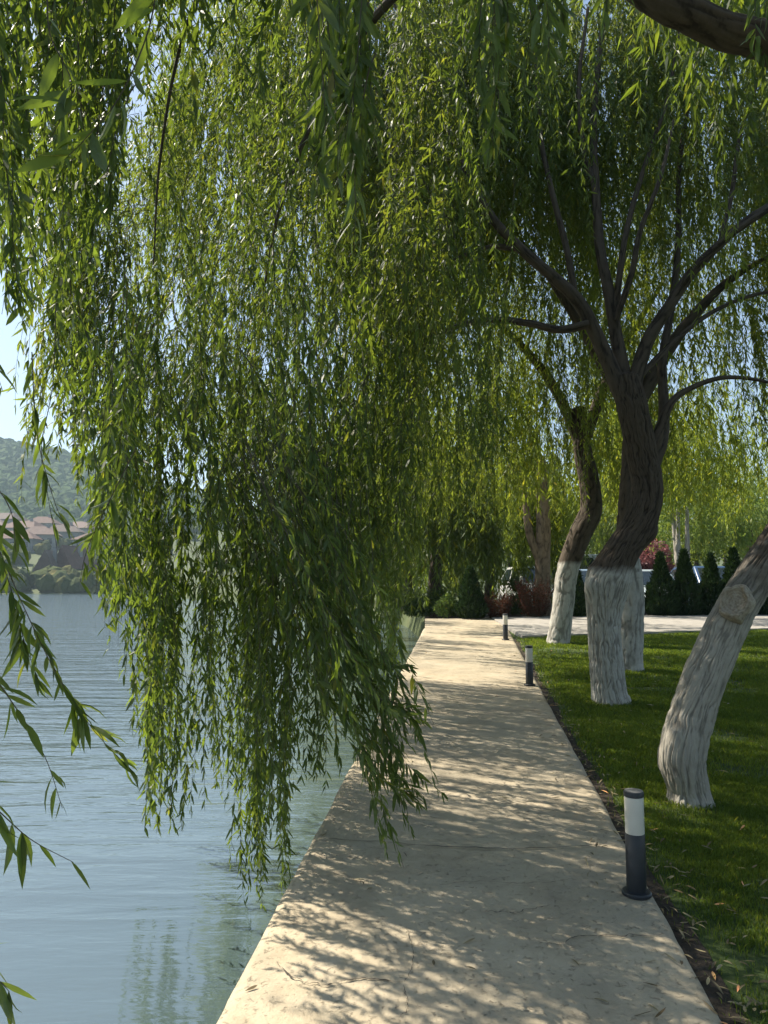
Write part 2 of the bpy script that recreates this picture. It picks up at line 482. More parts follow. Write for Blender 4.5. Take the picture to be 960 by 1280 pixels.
hh = mth(n, l, 'ADD', mth(n, l, 'ADD', mth(n, l, 'MULTIPLY', w1, 0.55), mth(n, l, 'MULTIPLY', w2, 0.17)), mth(n, l, 'MULTIPLY', w3, 0.9))
hh = mth(n, l, 'MULTIPLY', hh, cr.outputs[0])
bump(n, l, b, hh, 1.0, 0.085)
bm = bmesh.new(); bm_poly(bm, [(-880, -300, ZW), (60, -300, ZW), (60, 170, ZW), (-880, 170, ZW)])
tag(bm_obj('lake_water', bm, m), kind='structure')

# path slab: textured concrete
m, n, l, b = mat_new("stamped concrete")
n1 = noise(n, l, 2.2, 8, 0.62, 0.6); n2 = noise(n, l, 14, 8, 0.68); n3 = noise(n, l, 90, 5, 0.7)
rp = ramp(n, [(0.30, (0.33, 0.265, 0.18)), (0.50, (0.49, 0.405, 0.28)), (0.68, (0.56, 0.475, 0.345))])
l.new(mth(n, l, 'ADD', mth(n, l, 'MULTIPLY', n1, 0.65), mth(n, l, 'MULTIPLY', n2, 0.35)), rp.inputs[0])
st = ramp(n, [(0.38, (0, 0, 0)), (0.62, (1, 1, 1))]); l.new(noise(n, l, 0.9, 6, 0.6, 0.8), st.inputs[0])
col = mix(n, l, mth(n, l, 'MULTIPLY', st.outputs[0], 0.6), rp.outputs[0], (0.30, 0.265, 0.20))
pit = ramp(n, [(0.30, (1, 1, 1)), (0.42, (0, 0, 0))]); l.new(noise(n, l, 34, 6, 0.7, 0.5), pit.inputs[0])
col = mix(n, l, mth(n, l, 'MULTIPLY', mth(n, l, 'MULTIPLY', pit.outputs[0], st.outputs[0]), 0.9), col, (0.15, 0.12, 0.085))
l.new(col, b.inputs['Base Color']); b.inputs['Roughness'].default_value = 0.80; b.inputs['Specular IOR Level'].default_value = 0.28
hb = mth(n, l, 'ADD', mth(n, l, 'MULTIPLY', n2, 1.0), mth(n, l, 'MULTIPLY', n3, 0.25))
hb = mth(n, l, 'SUBTRACT', hb, mth(n, l, 'MULTIPLY', pit.outputs[0], 0.5))
bump(n, l, b, hb, 0.8, 0.014)
M_CONC = m
def slab(name, left, right, ys, thick, seed, wob=0.012, nu=40):
    """top sheet with worn arrises and side faces; left/right: functions of y -> x"""
    nv = len(ys); us = np.linspace(0, 1, nu); us = us * us * (3 - 2 * us) * 0.35 + us * 0.65
    V = []
    for j, y in enumerate(ys):
        xl = left(y) + wob * (fbm(np.array(y * 3.0), np.array(0.3), seed) - 0.5) * 2
        xr = right(y) + wob * (fbm(np.array(y * 3.0), np.array(7.3), seed) - 0.5) * 2
        x = xl + (xr - xl) * us
        z = gz(y) + 0.012 * (fbm(x * 1.7, np.full_like(x, y * 1.7), seed + 2) - 0.5)
        e = np.minimum(us, 1 - us) * (xr - xl)
        z = z - 0.012 * np.exp(-e / 0.012)
        row = np.stack([x, np.full_like(x, y), z], -1)
        a = row[0] + np.array([-0.006, 0, -0.03]); b2 = row[0] + np.array([-0.008, 0, -thick])
        c = row[-1] + np.array([0.006, 0, -0.03]); d = row[-1] + np.array([0.008, 0, -thick])
        V.append(np.vstack([b2, a, row, c, d]))
    V = np.array(V); L, S = grid_faces(nu + 4, nv)
    L = list(L); S = list(S)
    base = (nv - 1) * (nu + 4)
    L += list(base + np.arange(nu + 4)); S.append(nu + 4)
    L += list(np.arange(nu + 4)[::-1]); S.append(nu + 4)
    return mesh_np(name, V.reshape(-1, 3), L, S, [M_CONC], None, True)
ys = np.concatenate([np.arange(-3, 10, 0.05), np.arange(10, YEND + 0.01, 0.1)])
path = tag(slab('promenade_path', pathL, pathR, ys, 1.9, 3), kind='structure')
tag(path, None)

# crack lines in the slab (recessed dirt, seen as dark hairlines)
M_CRACK = simple("crack dirt", (0.085, 0.070, 0.050), 0.95, 0, 0.3, 40)
def crack(pts, w, seed):
    W_ = np.array([G(*p) for p in pts]); C = catmull(W_, 70)
    k = np.arange(70)
    C[:, 0] += 0.012 * (fbm(k * 0.33, k * 0 + seed, seed) - 0.5); C[:, 1] += 0.035 * (fbm(k * 0.22, k * 0 + seed + 5, seed) - 0.5)
    T = norm(np.gradient(C, axis=0)); Nn = np.stack([-T[:, 1], T[:, 0], T[:, 2] * 0], -1)
    ww = w * (0.15 + 1.2 * vn(k * 0.45, k * 0 + 2, seed + 3)) * np.minimum(1, np.minimum(k, 69 - k) / 8)
    C[:, 2] = gz(C[:, 1]) + 0.0085
    V = np.concatenate([C + Nn * ww[:, None], C - Nn * ww[:, None]], 0)
    i = np.arange(69); L = np.stack([i, i + 1, i + 71, i + 70], -1)
    o = mesh_np('crack', V, L, np.full(69, 4), [M_CRACK], path)
for pts, w, s in (([(395, 1050), (470, 1053), (560, 1060), (660, 1062), (785, 1056)], .0050, 1),
                  ([(344, 1204), (372, 1226), (410, 1233), (455, 1226), (505, 1232)], .0034, 2),
                  ([(505, 1232), (515, 1212), (516, 1190), (508, 1160)], .0012, 3),
                  ([(600, 1140), (640, 1142), (690, 1133)], .0028, 4),
                  ([(690, 1186), (730, 1172), (780, 1172), (836, 1170)], .0026, 5),
                  ([(500, 1275), (510, 1262), (505, 1232)], .0014, 6),
                  ([(540, 1110), (600, 1103), (660, 1106), (720, 1100)], .0016, 7),
                  ([(505, 905), (560, 908), (620, 903), (680, 906)], .0030, 8),
                  ([(580, 985), (640, 1000), (700, 1004)], .0016, 9),
                  ([(520, 835), (570, 837), (650, 834)], .0035, 10)):
    crack(pts, w, s)

# cross pavement at the end of the lawn
e0 = G(640, 797); e1 = G(960, 787)
M_PAV = simple("pale pavement", (0.36, 0.33, 0.29), 0.85, 0, 0.18, 5, 0.3)
def ribbon(name, p0, p1, q0, q1, thick, mat, nseg=40, top=0.0):
    bm = bmesh.new(); rows = []
    for i in range(nseg + 1):
        t = i / nseg
        a = p0 + (p1 - p0) * t; c = q0 + (q1 - q0) * t
        row = []
        for k in range(7):
            q = a + (c - a) * k / 6
            row.append(bm.verts.new((q[0], q[1], float(gz(q[1])) + top)))
        rows.append(row)
    for r0, r1 in zip(rows, rows[1:]):
        for k in range(6): bm.faces.new((r0[k], r1[k], r1[k+1], r0[k+1]))
    ret = bmesh.ops.extrude_face_region(bm, geom=list(bm.faces))
    for v in [g for g in ret['geom'] if isinstance(g, bmesh.types.BMVert)]: v.co.z -= thick
    return bm_obj(name, bm, mat)
dirx = (e1 - e0) / np.linalg.norm(e1 - e0)
p0 = np.array([pathL(YEND) + 0.02, YEND + 0.01, 0]); p1 = e0 + dirx * 30
pe0 = np.array([e0[0] + 0.03, e0[1], 0])
q0 = np.array([pathL(YEND) + 0.25, YEND + 2.3, 0]); q1 = q0 + (p1 - p0) * np.array([1, 1, 0]) * 1.0
q1 = np.array([p1[0], p1[1] + 2.4, 0])
# the pavement starts where the promenade ends; its kerb line is the front edge of the lawn's far side
m_poly = [(p0, pe0)]
pav = ribbon('pavement', np.array([pathR(YEND) - 0.02, e0[1] + 0.02, 0]), p1, np.array([pathR(YEND) - 0.02, q0[1], 0]), q1, 0.25, M_PAV, 60, 0.035)
tag(pav, kind='structure')
pav2 = ribbon('landing', p0, np.array([pathR(YEND) - 0.03, YEND + 0.01, 0]), q0 + np.array([-.1, 0, 0]), np.array([pathR(YEND) - 0.03, q0[1], 0]), 1.6, M_CONC, 12, 0.004)
tag(pav2, kind='structure')

# lawn sheet
m, n, l, b = mat_new("lawn soil and thatch")
rp = ramp(n, [(0.32, (0.035, 0.060, 0.012)), (0.55, (0.055, 0.088, 0.016)), (0.75, (0.085, 0.085, 0.030))])
l.new(noise(n, l, 3.2, 8, 0.65), rp.inputs[0]); l.new(rp.outputs[0], b.inputs['Base Color'])
b.inputs['Roughness'].default_value = 0.95; bump(n, l, b, noise(n, l, 60, 6, 0.7), 0.8, 0.02)
lys = np.arange(-4, 18.2, 0.2); nu = 110; V = []
for y in lys:
    x0 = pathR(min(y, YEND)) - 0.01; x = x0 + (24 - x0) * np.linspace(0, 1, nu) ** 1.7
    z = gz(y) - 0.035 + 0.05 * (fbm(x * 0.8, np.full_like(x, y * 0.8), 41) - 0.5) + 0.02 * np.clip((x - x0) / 0.5, 0, 1)
    V.append(np.stack([x, np.full_like(x, y), z], -1))
LAWN = np.array(V)
L_, S_ = grid_faces(nu, len(lys)); tag(mesh_np('lawn', LAWN.reshape(-1, 3), L_, S_, [m], None, True), kind='structure')
def lawnz(x, y):
    x0 = pathR(np.minimum(y, YEND)) - 0.01
    return gz(y) - 0.035 + 0.05 * (fbm(x * 0.8, y * 0.8, 41) - 0.5) + 0.02 * np.clip((x - x0) / 0.5, 0, 1)

# bare soil strip along the slab
m, n, l, b = mat_new("dark bed soil")
rp = ramp(n, [(0.3, (0.022, 0.016, 0.010)), (0.7, (0.075, 0.055, 0.036))]); l.new(noise(n, l, 25, 8, 0.7), rp.inputs[0])
l.new(rp.outputs[0], b.inputs['Base Color']); b.inputs['Roughness'].default_value = 0.95
bump(n, l, b, noise(n, l, 45, 8, 0.7), 1.0, 0.03); M_SOIL = m
sy = np.arange(-3, e0[1], 0.03); nu = 14; V = []
def soilw(y): return 0.02 + 0.12 * fbm(y * 2.3, y * 0 + 4.4, 51) + 0.05 * np.clip((4.5 - y) / 3, 0, 1)
for y in sy:
    x0 = pathR(y) + 0.004; x = x0 + soilw(np.array(y)) * np.linspace(0, 1, nu)
    z = lawnz(x, np.full_like(x, y)) + 0.006 + 0.012 * (fbm(x * 18, np.full_like(x, y * 18), 53) - 0.3) - 0.02 * (np.linspace(0, 1, nu) > 0.95)
    V.append(np.stack([x, np.full_like(x, y), z], -1))
V = np.array(V); L_, S_ = grid_faces(nu, len(sy)); tag(mesh_np('soil_strip', V.reshape(-1, 3), L_, S_, [M_SOIL], None, True), kind='structure')

# grass blades
def blades(n_, ylo, yhi, xmax, hgt, wid, seed):
    y = ylo + (yhi - ylo) * rng.random(n_) ** 1.0
    x0 = pathR(y); x1 = np.minimum(x0 + xmax, 0.62 * y + 0.6)
    x = x0 + 0.03 + (x1 - x0) * rng.random(n_)
    edge = x - x0 - soilw(y)
    pn = fbm(x * 1.6, y * 1.6, seed)
    keep = (x1 > x0) & (rng.random(n_) < np.clip(0.08 + edge / (0.22 + 0.5 * np.clip((4.6 - y) / 2, 0, 1)), 0.04, 1)) & (rng.random(n_) < np.clip((pn - 0.22) * 3.5, 0.15, 1))
    x, y = x[keep], y[keep]; k = len(x)
    z = lawnz(x, y) - 0.004
    h = hgt * rng.uniform(0.5, 1.25, k) * (0.7 + 0.7 * fbm(x * 2.5, y * 2.5, seed + 4)); a = rng.random(k) * 6.283
    lean = rng.uniform(0.1, 0.75, k) * h; la = rng.random(k) * 6.283
    P = np.stack([x, y, z], -1); sx = np.stack([np.cos(a), np.sin(a), a * 0], -1) * (wid * rng.uniform(0.7, 1.3, k))[:, None]
    mid = P + np.stack([np.cos(la) * lean * 0.35, np.sin(la) * lean * 0.35, h * 0.6], -1)
    tp = P + np.stack([np.cos(la) * lean, np.sin(la) * lean, h * 0.95], -1)
    V = np.stack([P - sx, P + sx, mid + sx * 0.8, tp, mid - sx * 0.8], 1)
    return V.reshape(-1, 3), (np.arange(k)[:, None] * 5 + np.arange(5)[None]).ravel(), np.full(k, 5)
g_ = Geo()
g_.add(*blades(150000, 1.9, 5.6, 3.2, 0.036, 0.0019, 61), 0)
g_.add(*blades(120000, 5.4, 9.5, 6.0, 0.040, 0.0034, 63), 0)
g_.add(*blades(110000, 9.3, 16.6, 10.0, 0.042, 0.006, 65), 0)
tag(g_.obj('lawn_grass', [M_GRASSY]), 'short green lawn grass beside the concrete path', 'grass', kind='stuff')

# fallen willow leaves
def litter(n_, fx, fy, zf, ll):
    x, y = fx(n_), None
    return x
k = 900
y = 2.0 + 12 * rng.random(k) ** 2.0
x = pathR(y) + np.where(rng.random(k) < 0.55, np.abs(rng.normal(0.06, 0.14, k)), rng.random(k) ** 1.5 * 2.6)
z = lawnz(x, y) + 0.012 + 0.02 * rng.random(k) + np.where(x - pathR(y) > 0.35, 0.012, 0)
k2 = 130
y2 = 2.3 + 12 * rng.random(k2) ** 1.6; u2 = rng.random(k2); u2 = np.where(rng.random(k2) < 0.6, 1 - 0.14 * u2, u2)
x2 = pathL(y2) + 0.03 + (pathR(y2) - pathL(y2) - 0.05) * u2; z2 = gz(y2) + 0.012
pos = np.stack([np.r_[x, x2], np.r_[y, y2], np.r_[z, z2]], -1); k = len(pos)
az = rng.random(k) * 6.283
ax = norm(np.stack([np.cos(az), np.sin(az), rng.normal(0, 0.16, k)], -1))
nr = norm(np.array([0, 0, 1.0]) + rng.normal(0, 0.25, (k, 3))); nr = norm(nr - ax * (nr * ax).sum(1, keepdims=True))
g_ = Geo(); g_.leaves((pos, ax, nr, rng.uniform(0.04, 0.085, k), rng.uniform(0.007, 0.014, k)), 0)
tag(g_.obj('leaf_litter', [M_LITTER]), 'dry fallen willow leaves scattered along the path edge', 'fallen leaves', kind='stuff')

# parking apron behind the hedge
bm = bmesh.new()
vs = [(3.2, 20.6), (40, 22.5), (40, 33), (3.2, 33)]
bm_poly(bm, [(x, y, float(gz(y)) - 0.165) for x, y in vs])
tag(bm_obj('car_park', bm, simple("asphalt", (0.055, 0.054, 0.052), 0.9, 0, 0.2, 8, 0.4)), kind='structure')
# mulch bed under the hedge
bm = bmesh.new()
bm_poly(bm, [(1.4, 17.6, gz(17.6) + .004), (24, 19.4, gz(19) + .03), (24, 22.2, gz(19) + .0), (1.4, 20.4, gz(19) + .0)])
tag(bm_obj('hedge_bed', bm, M_SOIL), kind='structure')

# ================================================================== BOLLARDS
M_ANTH = simple("anthracite powder coat", (0.020, 0.023, 0.028), 0.45, 0.0, 0.2, 12)
M_CAPTOP = simple("weathered cap", (0.13, 0.13, 0.13), 0.5, 0.0, 0.35, 40)
M_OPAL = simple("opal diffuser", (0.70, 0.67, 0.60), 0.35, 0.0, 0.06, 9)
def bollard_proto():
    root = empty('bollard_light', (0, 0, 0), 'x', 'bollard light', 'bollard lights along the path edge')
    bm_obj('base_flange', lathe([(.066, 0), (.070, .004), (.070, .013), (.064, .019), (.050, .021)]), M_ANTH, root, True)
    bm_obj('post', lathe([(.0455, .0205), (.0465, .026), (.0465, .283), (.044, .287)]), M_ANTH, root, True)
    bm_obj('diffuser', lathe([(.0440, .2875), (.0452, .290), (.0452, .458), (.0440, .4595)]), M_OPAL, root, True)
    c = bm_obj('cap', lathe([(.044, .460), (.0475, .462), (.0475, .481), (.0455, .4845)]), M_ANTH, root, True)
    bm_obj('cap_disc', lathe([(.0435, .485), (.0435, .487), (.041, .4885)]), M_CAPTOP, c)
    for o in bpy.data.objects:
        if o.type == 'MESH' and (o.parent == root or o.parent == c):
            o.data.set_sharp_from_angle(angle=math.radians(35))
    return root
def copy_tree(o, parent=None):
    c = o.copy(); COL.objects.link(c); c.parent = parent
    for ch in list(o.children): copy_tree(ch, c)
    return c
bol = bollard_proto()
bl = ['nearest black post light with white diffuser, standing at the path edge by the leaning trunk',
      'middle post light of three along the path edge, beside the thick twisted trunk',
      'farthest and smallest post light, where the path meets the cross pavement']
spots = [G(796, 1119), G(662, 857), G(632, 800)]
bs = [bol] + [copy_tree(bol) for _ in spots[1:]]
for o, p, t, k in zip(bs, spots, bl, (1.0, 1.0, 1.0)):
    o.location = (p[0], p[1], float(gz(p[1])) + 0.003); o['label'] = t
    o.rotation_euler = (0, 0, random.random())

# ================================================================== TREE 1 : leaning trunk, curtain over the water
b1 = G(862, 1000); Y1 = b1[1]
M_B1 = bark_mat("bark with worn limewash", 1.62, 0.30, wash=(0.47, 0.435, 0.37), wash_k=0.85)
M_B2 = bark_mat("bark with limewash", 1.78, 0.045)
M_BD = bark_mat("dark willow bark", None)
t1 = tree_root('willow_tree', b1, 'weeping willow with leaning limewashed trunk and sawn branch scar, its strands hanging over the water', group=None)
PT1 = P4([(863, 1016, Y1, .190), (862, 1003, Y1, .152), (860, 984, Y1, .130), (853, 945, Y1 - .02, .142), (866, 890, Y1, .142), (888, 830, Y1 + .02, .135), (915, 770, Y1 + .05, .128), (948, 715, Y1 + .1, .122), (990, 650, Y1 + .15, .120), (1025, 570, Y1 + .15, .12), (1045, 480, Y1 + .1, .12), (1050, 400, Y1, .12)])
part_tube('trunk', t1, PT1, 460, 240, 0.017, M_B1, 3, 48, ((0.33, 3.6, 0.05, 0.03), (0.95, 3.4, 0.045, 0.022), (1.25, 3.1, 0.05, 0.015)))
# sawn scar
def scar(root, c, nrm, r, name='cut_stub'):
    z = Vector(nrm).normalized(); q = z.to_track_quat('Z', 'Y').to_matrix().to_4x4()
    nn = 40; bm = bmesh.new(); rows = []
    prof = [(1.25, -.06), (1.22, -.01), (1.12, .022), (0.98, .030), (0.86, .018), (0.80, .002), (0.5, -.004), (0.2, -.002)]
    for k_, (rr, h) in enumerate(prof):
        row = []
        for i in range(nn):
            a = 2 * math.pi * i / nn
            w = 1 + 0.10 * math.sin(2 * a + 1) + 0.06 * math.sin(5 * a + 2) + 0.03 * math.sin(9 * a)
            hh_ = h * (1 + 0.4 * math.sin(3 * a)) + 0.006 * math.sin(7 * a + k_)
            row.append(bm.verts.new((rr * r * w * math.cos(a) * 0.80, rr * r * w * math.sin(a) * 1.15, hh_)))
        rows.append(row)
    for a_, b_ in zip(rows, rows[1:]):
        for i in range(nn): bm.faces.new((a_[i], a_[(i+1) % nn], b_[(i+1) % nn], b_[i]))
    bm.faces.new(rows[-1])
    mm, n, l, b = mat_new("sawn wood")
    tc = n.new('ShaderNodeTexCoord')
    wv = n.new('ShaderNodeTexWave'); wv.wave_type = 'RINGS'; wv.rings_direction = 'Z'; wv.inputs['Scale'].default_value = 16; wv.inputs['Distortion'].default_value = 3.5; wv.inputs['Detail'].default_value = 4; wv.inputs['Detail Scale'].default_value = 2.0
    l.new(tc.outputs['Object'], wv.inputs['Vector'])
    nz = noise(n, l, 26, 7, 0.7, 1.2)
    rp = ramp(n, [(0.25, (0.13, 0.10, 0.07)), (0.5, (0.36, 0.30, 0.225)), (0.8, (0.52, 0.46, 0.37))])
    l.new(mth(n, l, 'ADD', mth(n, l, 'MULTIPLY', wv.outputs['Fac'], 0.10), mth(n, l, 'MULTIPLY', nz, 0.92)), rp.inputs[0])
    l.new(rp.outputs[0], b.inputs['Base Color']); b.inputs['Roughness'].default_value = 0.92
    bump(n, l, b, mth(n, l, 'ADD', mth(n, l, 'MULTIPLY', wv.outputs['Fac'], 0.08), nz), 0.9, 0.014)
    o = bm_obj(name, bm, mm, root, True)
    o.matrix_local = Matrix.Translation(Vector(c) - root.location) @ q
    return o
scar(t1, U(919, 752, Y1 - .105), (-0.60, -0.70, 0.38), 0.098)
# limbs of tree 1 (they arch back over the camera and the path)
top = U(1050, 400, Y1)
def limb(root, pts, n_len=70, n_ang=36, amp=0.008, mat=None, seed=1, ridges=10):
    return part_tube('limb', root, pts, n_len, n_ang, amp, mat or M_BD, seed, ridges)
limb(t1, [np.append(top, .12)] + P4([(1040, 230, 4.35, .108), (985, 75, 4.1, .100), (900, 36, 4.0, .092), (820, -2, 3.95, .084), (740, -60, 4.0, .075), (640, -110, 4.1, .065), (500, -170, 4.3, .052), (330, -190, 4.5, .04), (160, -180, 4.6, .026), (40, -120, 4.6, .014)]), 160, 60, .016, None, 5, 14)
limb(t1, [np.append(top, .10)] + P4([(1090, 200, 4.4, .09), (1060, 40, 3.9, .085), (990, -30, 3.5, .075), (880, -120, 3.1, .065), (700, -260, 2.7, .05), (480, -330, 2.6, .04), (250, -330, 2.7, .025)]), 90, 40, .012, None, 6, 12)
limb(t1, [np.append(top, .10)] + P4([(1150, 250, 5.2, .08), (1230, 120, 6.0, .07), (1280, -20, 6.8, .05), (1290, -120, 7.5, .03)]), 60, 30, .01, None, 7)
limb(t1, [np.append(U(640, -110, 4.1), .05)] + P4([(560, -60, 4.6, .04), (470, 20, 5.2, .03), (400, 130, 5.7, .022), (350, 260, 6.0, .014), (330, 360, 6.1, .008)]), 50, 20, .005, None, 8)
limb(t1, [np.append(U(330, -190, 4.5), .022)] + P4([(270, -60, 4.4, .015), (225, 60, 4.3, .011), (200, 200, 4.25, .008), (192, 330, 4.2, .004)]), 50, 16, .003, None, 9)
limb(t1, [np.append(U(160, -180, 4.6), .022)] + P4([(120, -40, 4.2, .016), (90, 120, 4.0, .011), (78, 280, 3.9, .006)]), 40, 14, .002, None, 10)

c1 = Geo(); LODN = 1
def px_strands(N_, pxr, Yr, prof_x, prof_y, frac_low=0.45, Lr=(0.9, 2.2), ymin=-40, jit=40, leaf=(0.094, 0.0175), sp=0.019, lod=1, geo=None, d0s=0.35, wander=0.10, pull=(0.03, 0, -1), tw=(0.0022, 0.0008)):
    nc = max(4, N_ // 8); ci = rng.integers(0, nc, N_)
    px = rng.uniform(*pxr, nc)[ci] + rng.normal(0, 13, N_); Y = rng.uniform(*Yr, nc)[ci] + rng.normal(0, .16, N_)
    lowb = np.interp(px, prof_x, prof_y)
    py = np.where(rng.random(N_) < frac_low, lowb + rng.normal(0, jit, N_) - np.abs(rng.normal(0, jit, N_)), ymin + (lowb - ymin) * rng.random(N_))
    tips = np.array([U(a, b_, c_) for a, b_, c_ in zip(px, py, Y)])
    tips[:, 2] = np.maximum(tips[:, 2], ZW + 0.08)
    Ls = rng.uniform(*Lr, N_)
    a = rng.random(N_) * 6.283
    d0 = np.stack([np.cos(a) * d0s, np.sin(a) * d0s, -np.ones(N_) * 0.5], -1)
    P = strands(np.zeros((N_, 3)), d0, Ls, 22, 0.16, wander, pull, tips)
    geo = geo or c1
    geo.leaves(leaves_on(P, Ls, sp, *leaf), lod, 0)
    geo.twigs(P, tw[0], tw[1], 1)
    return P
# dense upper veil
px_strands(660, (-50, 620), (5.0, 8.4), [-170, 0, 40, 70, 100, 130, 200, 300, 400, 470, 530, 640], [340, 345, 360, 440, 530, 640, 690, 720, 720, 710, 680, 600], 0.35, (0.9, 2.2), -60, 40, (0.092, 0.0165), 0.019)
px_strands(60, (90, 300), (3.8, 5.0), [90, 120, 150, 200, 300], [560, 680, 760, 780, 800], 0.5, (0.8, 1.5), 420)
px_strands(100, (270, 470), (3.7, 5.2), [270, 380, 430, 470], [800, 800, 780, 720], 0.5, (0.8, 1.6), 430, pull=(0.20, 0.0, -1))
px_strands(80, (400, 540), (4.6, 6.4), [400, 470, 540], [760, 730, 690], 0.6, (0.9, 1.6), 430, leaf=(0.09, 0.016))
# hanging tassels
def tassel(px, py, Y, N_, pw, L, jit=70, leaf=(0.090, 0.0165), pull=(0.0, 0, -1), yd=0.35, lod=1, sp=0.019):
    p = rng.normal(px, pw, N_); v = py - np.abs(rng.normal(0, jit, N_)); Y_ = rng.normal(Y, yd, N_)
    tips = np.array([U(a, b_, c_) for a, b_, c_ in zip(p, v, Y_)]); tips[:, 2] = np.maximum(tips[:, 2], ZW + 0.05)
    Ls = L * rng.uniform(0.75, 1.15, N_); a = rng.random(N_) * 6.283
    d0 = np.stack([np.cos(a) * .5, np.sin(a) * .5, -np.ones(N_) * .6], -1)
    P = strands(np.zeros((N_, 3)), d0, Ls, 24, 0.2, 0.07, pull, tips)
    c1.leaves(leaves_on(P, Ls, sp, *leaf), lod, 0); c1.twigs(P, .002, .0007, 1)
tassel(150, 850, 3.9, 16, 12, 1.5)
tassel(128, 760, 3.6, 14, 14, 1.2, 50)
tassel(205, 1042, 4.5, 28, 18, 2.0, 65)
tassel(180, 960, 4.5, 7, 12, 1.7, 70)
tassel(325, 1135, 4.85, 34, 25, 2.2, 85)
tassel(352, 1010, 4.7, 34, 22, 1.9, 90)
tassel(395, 1000, 4.4, 12, 14, 1.6, 90)
tassel(300, 900, 4.6, 6, 26, 1.5, 70)
tassel(420, 860, 4.8, 16, 20, 1.4, 60)
tassel(455, 868, 7.6, 26, 14, 2.2, 50, (0.11, 0.018), yd=.6)
tassel(440, 800, 7.4, 26, 22, 2.0, 60, (0.11, 0.018), yd=.6)
tassel(493, 872, 8.4, 12, 5, 2.0, 50, (0.11, 0.018), yd=.4)
tassel(510, 770, 9.0, 20, 14, 1.8, 40, (0.12, 0.020), yd=.6)
tassel(235, 975, 6.1, 20, 20, 2.2, 60)
tassel(290, 1000, 6.0, 26, 24, 2.4, 60)
tassel(190, 930, 6.4, 12, 14, 2.0, 60)
# wind-blown spray that swings over the slab
def spray(rows, N_, leaf=(0.090, 0.0165), spread=28, geo=None, lod=1, yj=0.25, sp=0.021, K=26):
    out = []
    for i in range(N_):
        t = rng.random(); y0 = rng.normal(0, yj)
        pts = []
        e = rng.normal(0, 1, 2)
        for j, (a, b_, Y) in enumerate(rows):
            f = j / (len(rows) - 1)
            pts.append(U(a + e[0] * spread * (0.7 + 0.6 * f) + rng.normal(0, 5), b_ + e[1] * spread * 0.8 - t * 160 * f, Y + y0))
        out.append(catmull(np.array(pts), K))
    P = np.array(out); Ls = np.linalg.norm(np.diff(P, axis=1), axis=2).sum(1)
    geo = geo or c1
    geo.leaves(leaves_on(P, Ls, sp, *leaf, ang=30, angsd=13), lod, 0); geo.twigs(P, .002, .0007, 1)
spray([(330, 560, 3.9), (390, 700, 3.75), (430, 820, 3.65), (465, 940, 3.6), (500, 1075, 3.5)], 24, spread=22)
spray([(300, 560, 3.9), (360, 720, 3.75), (415, 850, 3.65), (465, 960, 3.6), (512, 1010, 3.5)], 14, spread=16)
spray([(420, 600, 4.2), (425, 720, 4.1), (415, 820, 4.0), (420, 900, 4.0)], 18, spread=22)
# dark close strands at the left edge and the top
px_strands(34, (-15, 75), (2.3, 3.2), [-60, 0, 40, 75], [370, 380, 400, 420], 0.5, (0.7, 1.3), 100, 30)
px_strands(40, (-15, 150), (2.6, 3.6), [-80, 60, 150], [300, 300, 260], 0.4, (0.7, 1.3), -60, 40)
px_strands(44, (350, 660), (1.7, 2.4), [350, 450, 560, 660], [180, 240, 330, 150], 0.5, (0.4, 0.8), -60, 40, lod=0)
px_strands(20, (560, 960), (1.8, 2.6), [560, 760, 960], [110, 70, 60], 0.5, (0.4, 0.8), -60, 30, lod=0)
# single strands close to the lens, individually drawn
def close(rows, leaf=(0.094, 0.0165), sp=0.014, K=30, ang=34):
    P = catmull(np.array([U(*q) for q in rows]), K)[None]; Ls = np.linalg.norm(np.diff(P, axis=1), axis=2).sum(1)
    c1.leaves(leaves_on(P, Ls, sp, *leaf, skip=0.02, ang=ang, angsd=13, droop=0.5), 0, 0); c1.twigs(P, .0019, .0007, 1)
close([(-60, 560, 1.8), (0, 690, 1.8), (35, 770, 1.8), (75, 850, 1.82), (115, 910, 1.85), (162, 962, 1.88)])
close([(-70, 520, 1.9), (-20, 640, 1.9), (15, 740, 1.9), (30, 800, 1.9), (48, 850, 1.9)])
close([(-60, 780, 1.65), (-5, 850, 1.65), (30, 900, 1.66), (58, 950, 1.68), (78, 1010, 1.7)], sp=.03)
close([(-60, 960, 1.5), (0, 1015, 1.5), (40, 1050, 1.52), (92, 1078, 1.55)], sp=.022)
close([(-50, 1120, 1.4), (-20, 1200, 1.4), (12, 1240, 1.4)], sp=.03)
close([(70, 380, 2.2), (66, 480, 2.2), (52, 560, 2.2), (60, 620, 2.2), (72, 690, 2.2)], sp=.03)
close([(40, 440, 2.0), (46, 540, 2.0), (66, 620, 2.0), (82, 660, 2.0)], sp=.034)
close([(170, 560, 2.0), (130, 640, 2.0), (108, 690, 2.0), (100, 728, 2.0)], (0.105, 0.016), .03, ang=50)
close([(-40, 560, 1.6), (-10, 600, 1.6), (14, 640, 1.62), (20, 690, 1.62)], sp=.03)
close([(-30, 400, 1.7), (-10, 450, 1.7), (4, 490, 1.7)], sp=.03)
close([(200, -40, 1.25), (185, 40, 1.25), (150, 120, 1.25), (110, 170, 1.25), (80, 200, 1.25)], (0.10, 0.02), .022, ang=55)
close([(60, -40, 1.3), (62, 40, 1.3), (90, 110, 1.3), (60, 180, 1.3)], (0.10, 0.02), .03, ang=50)
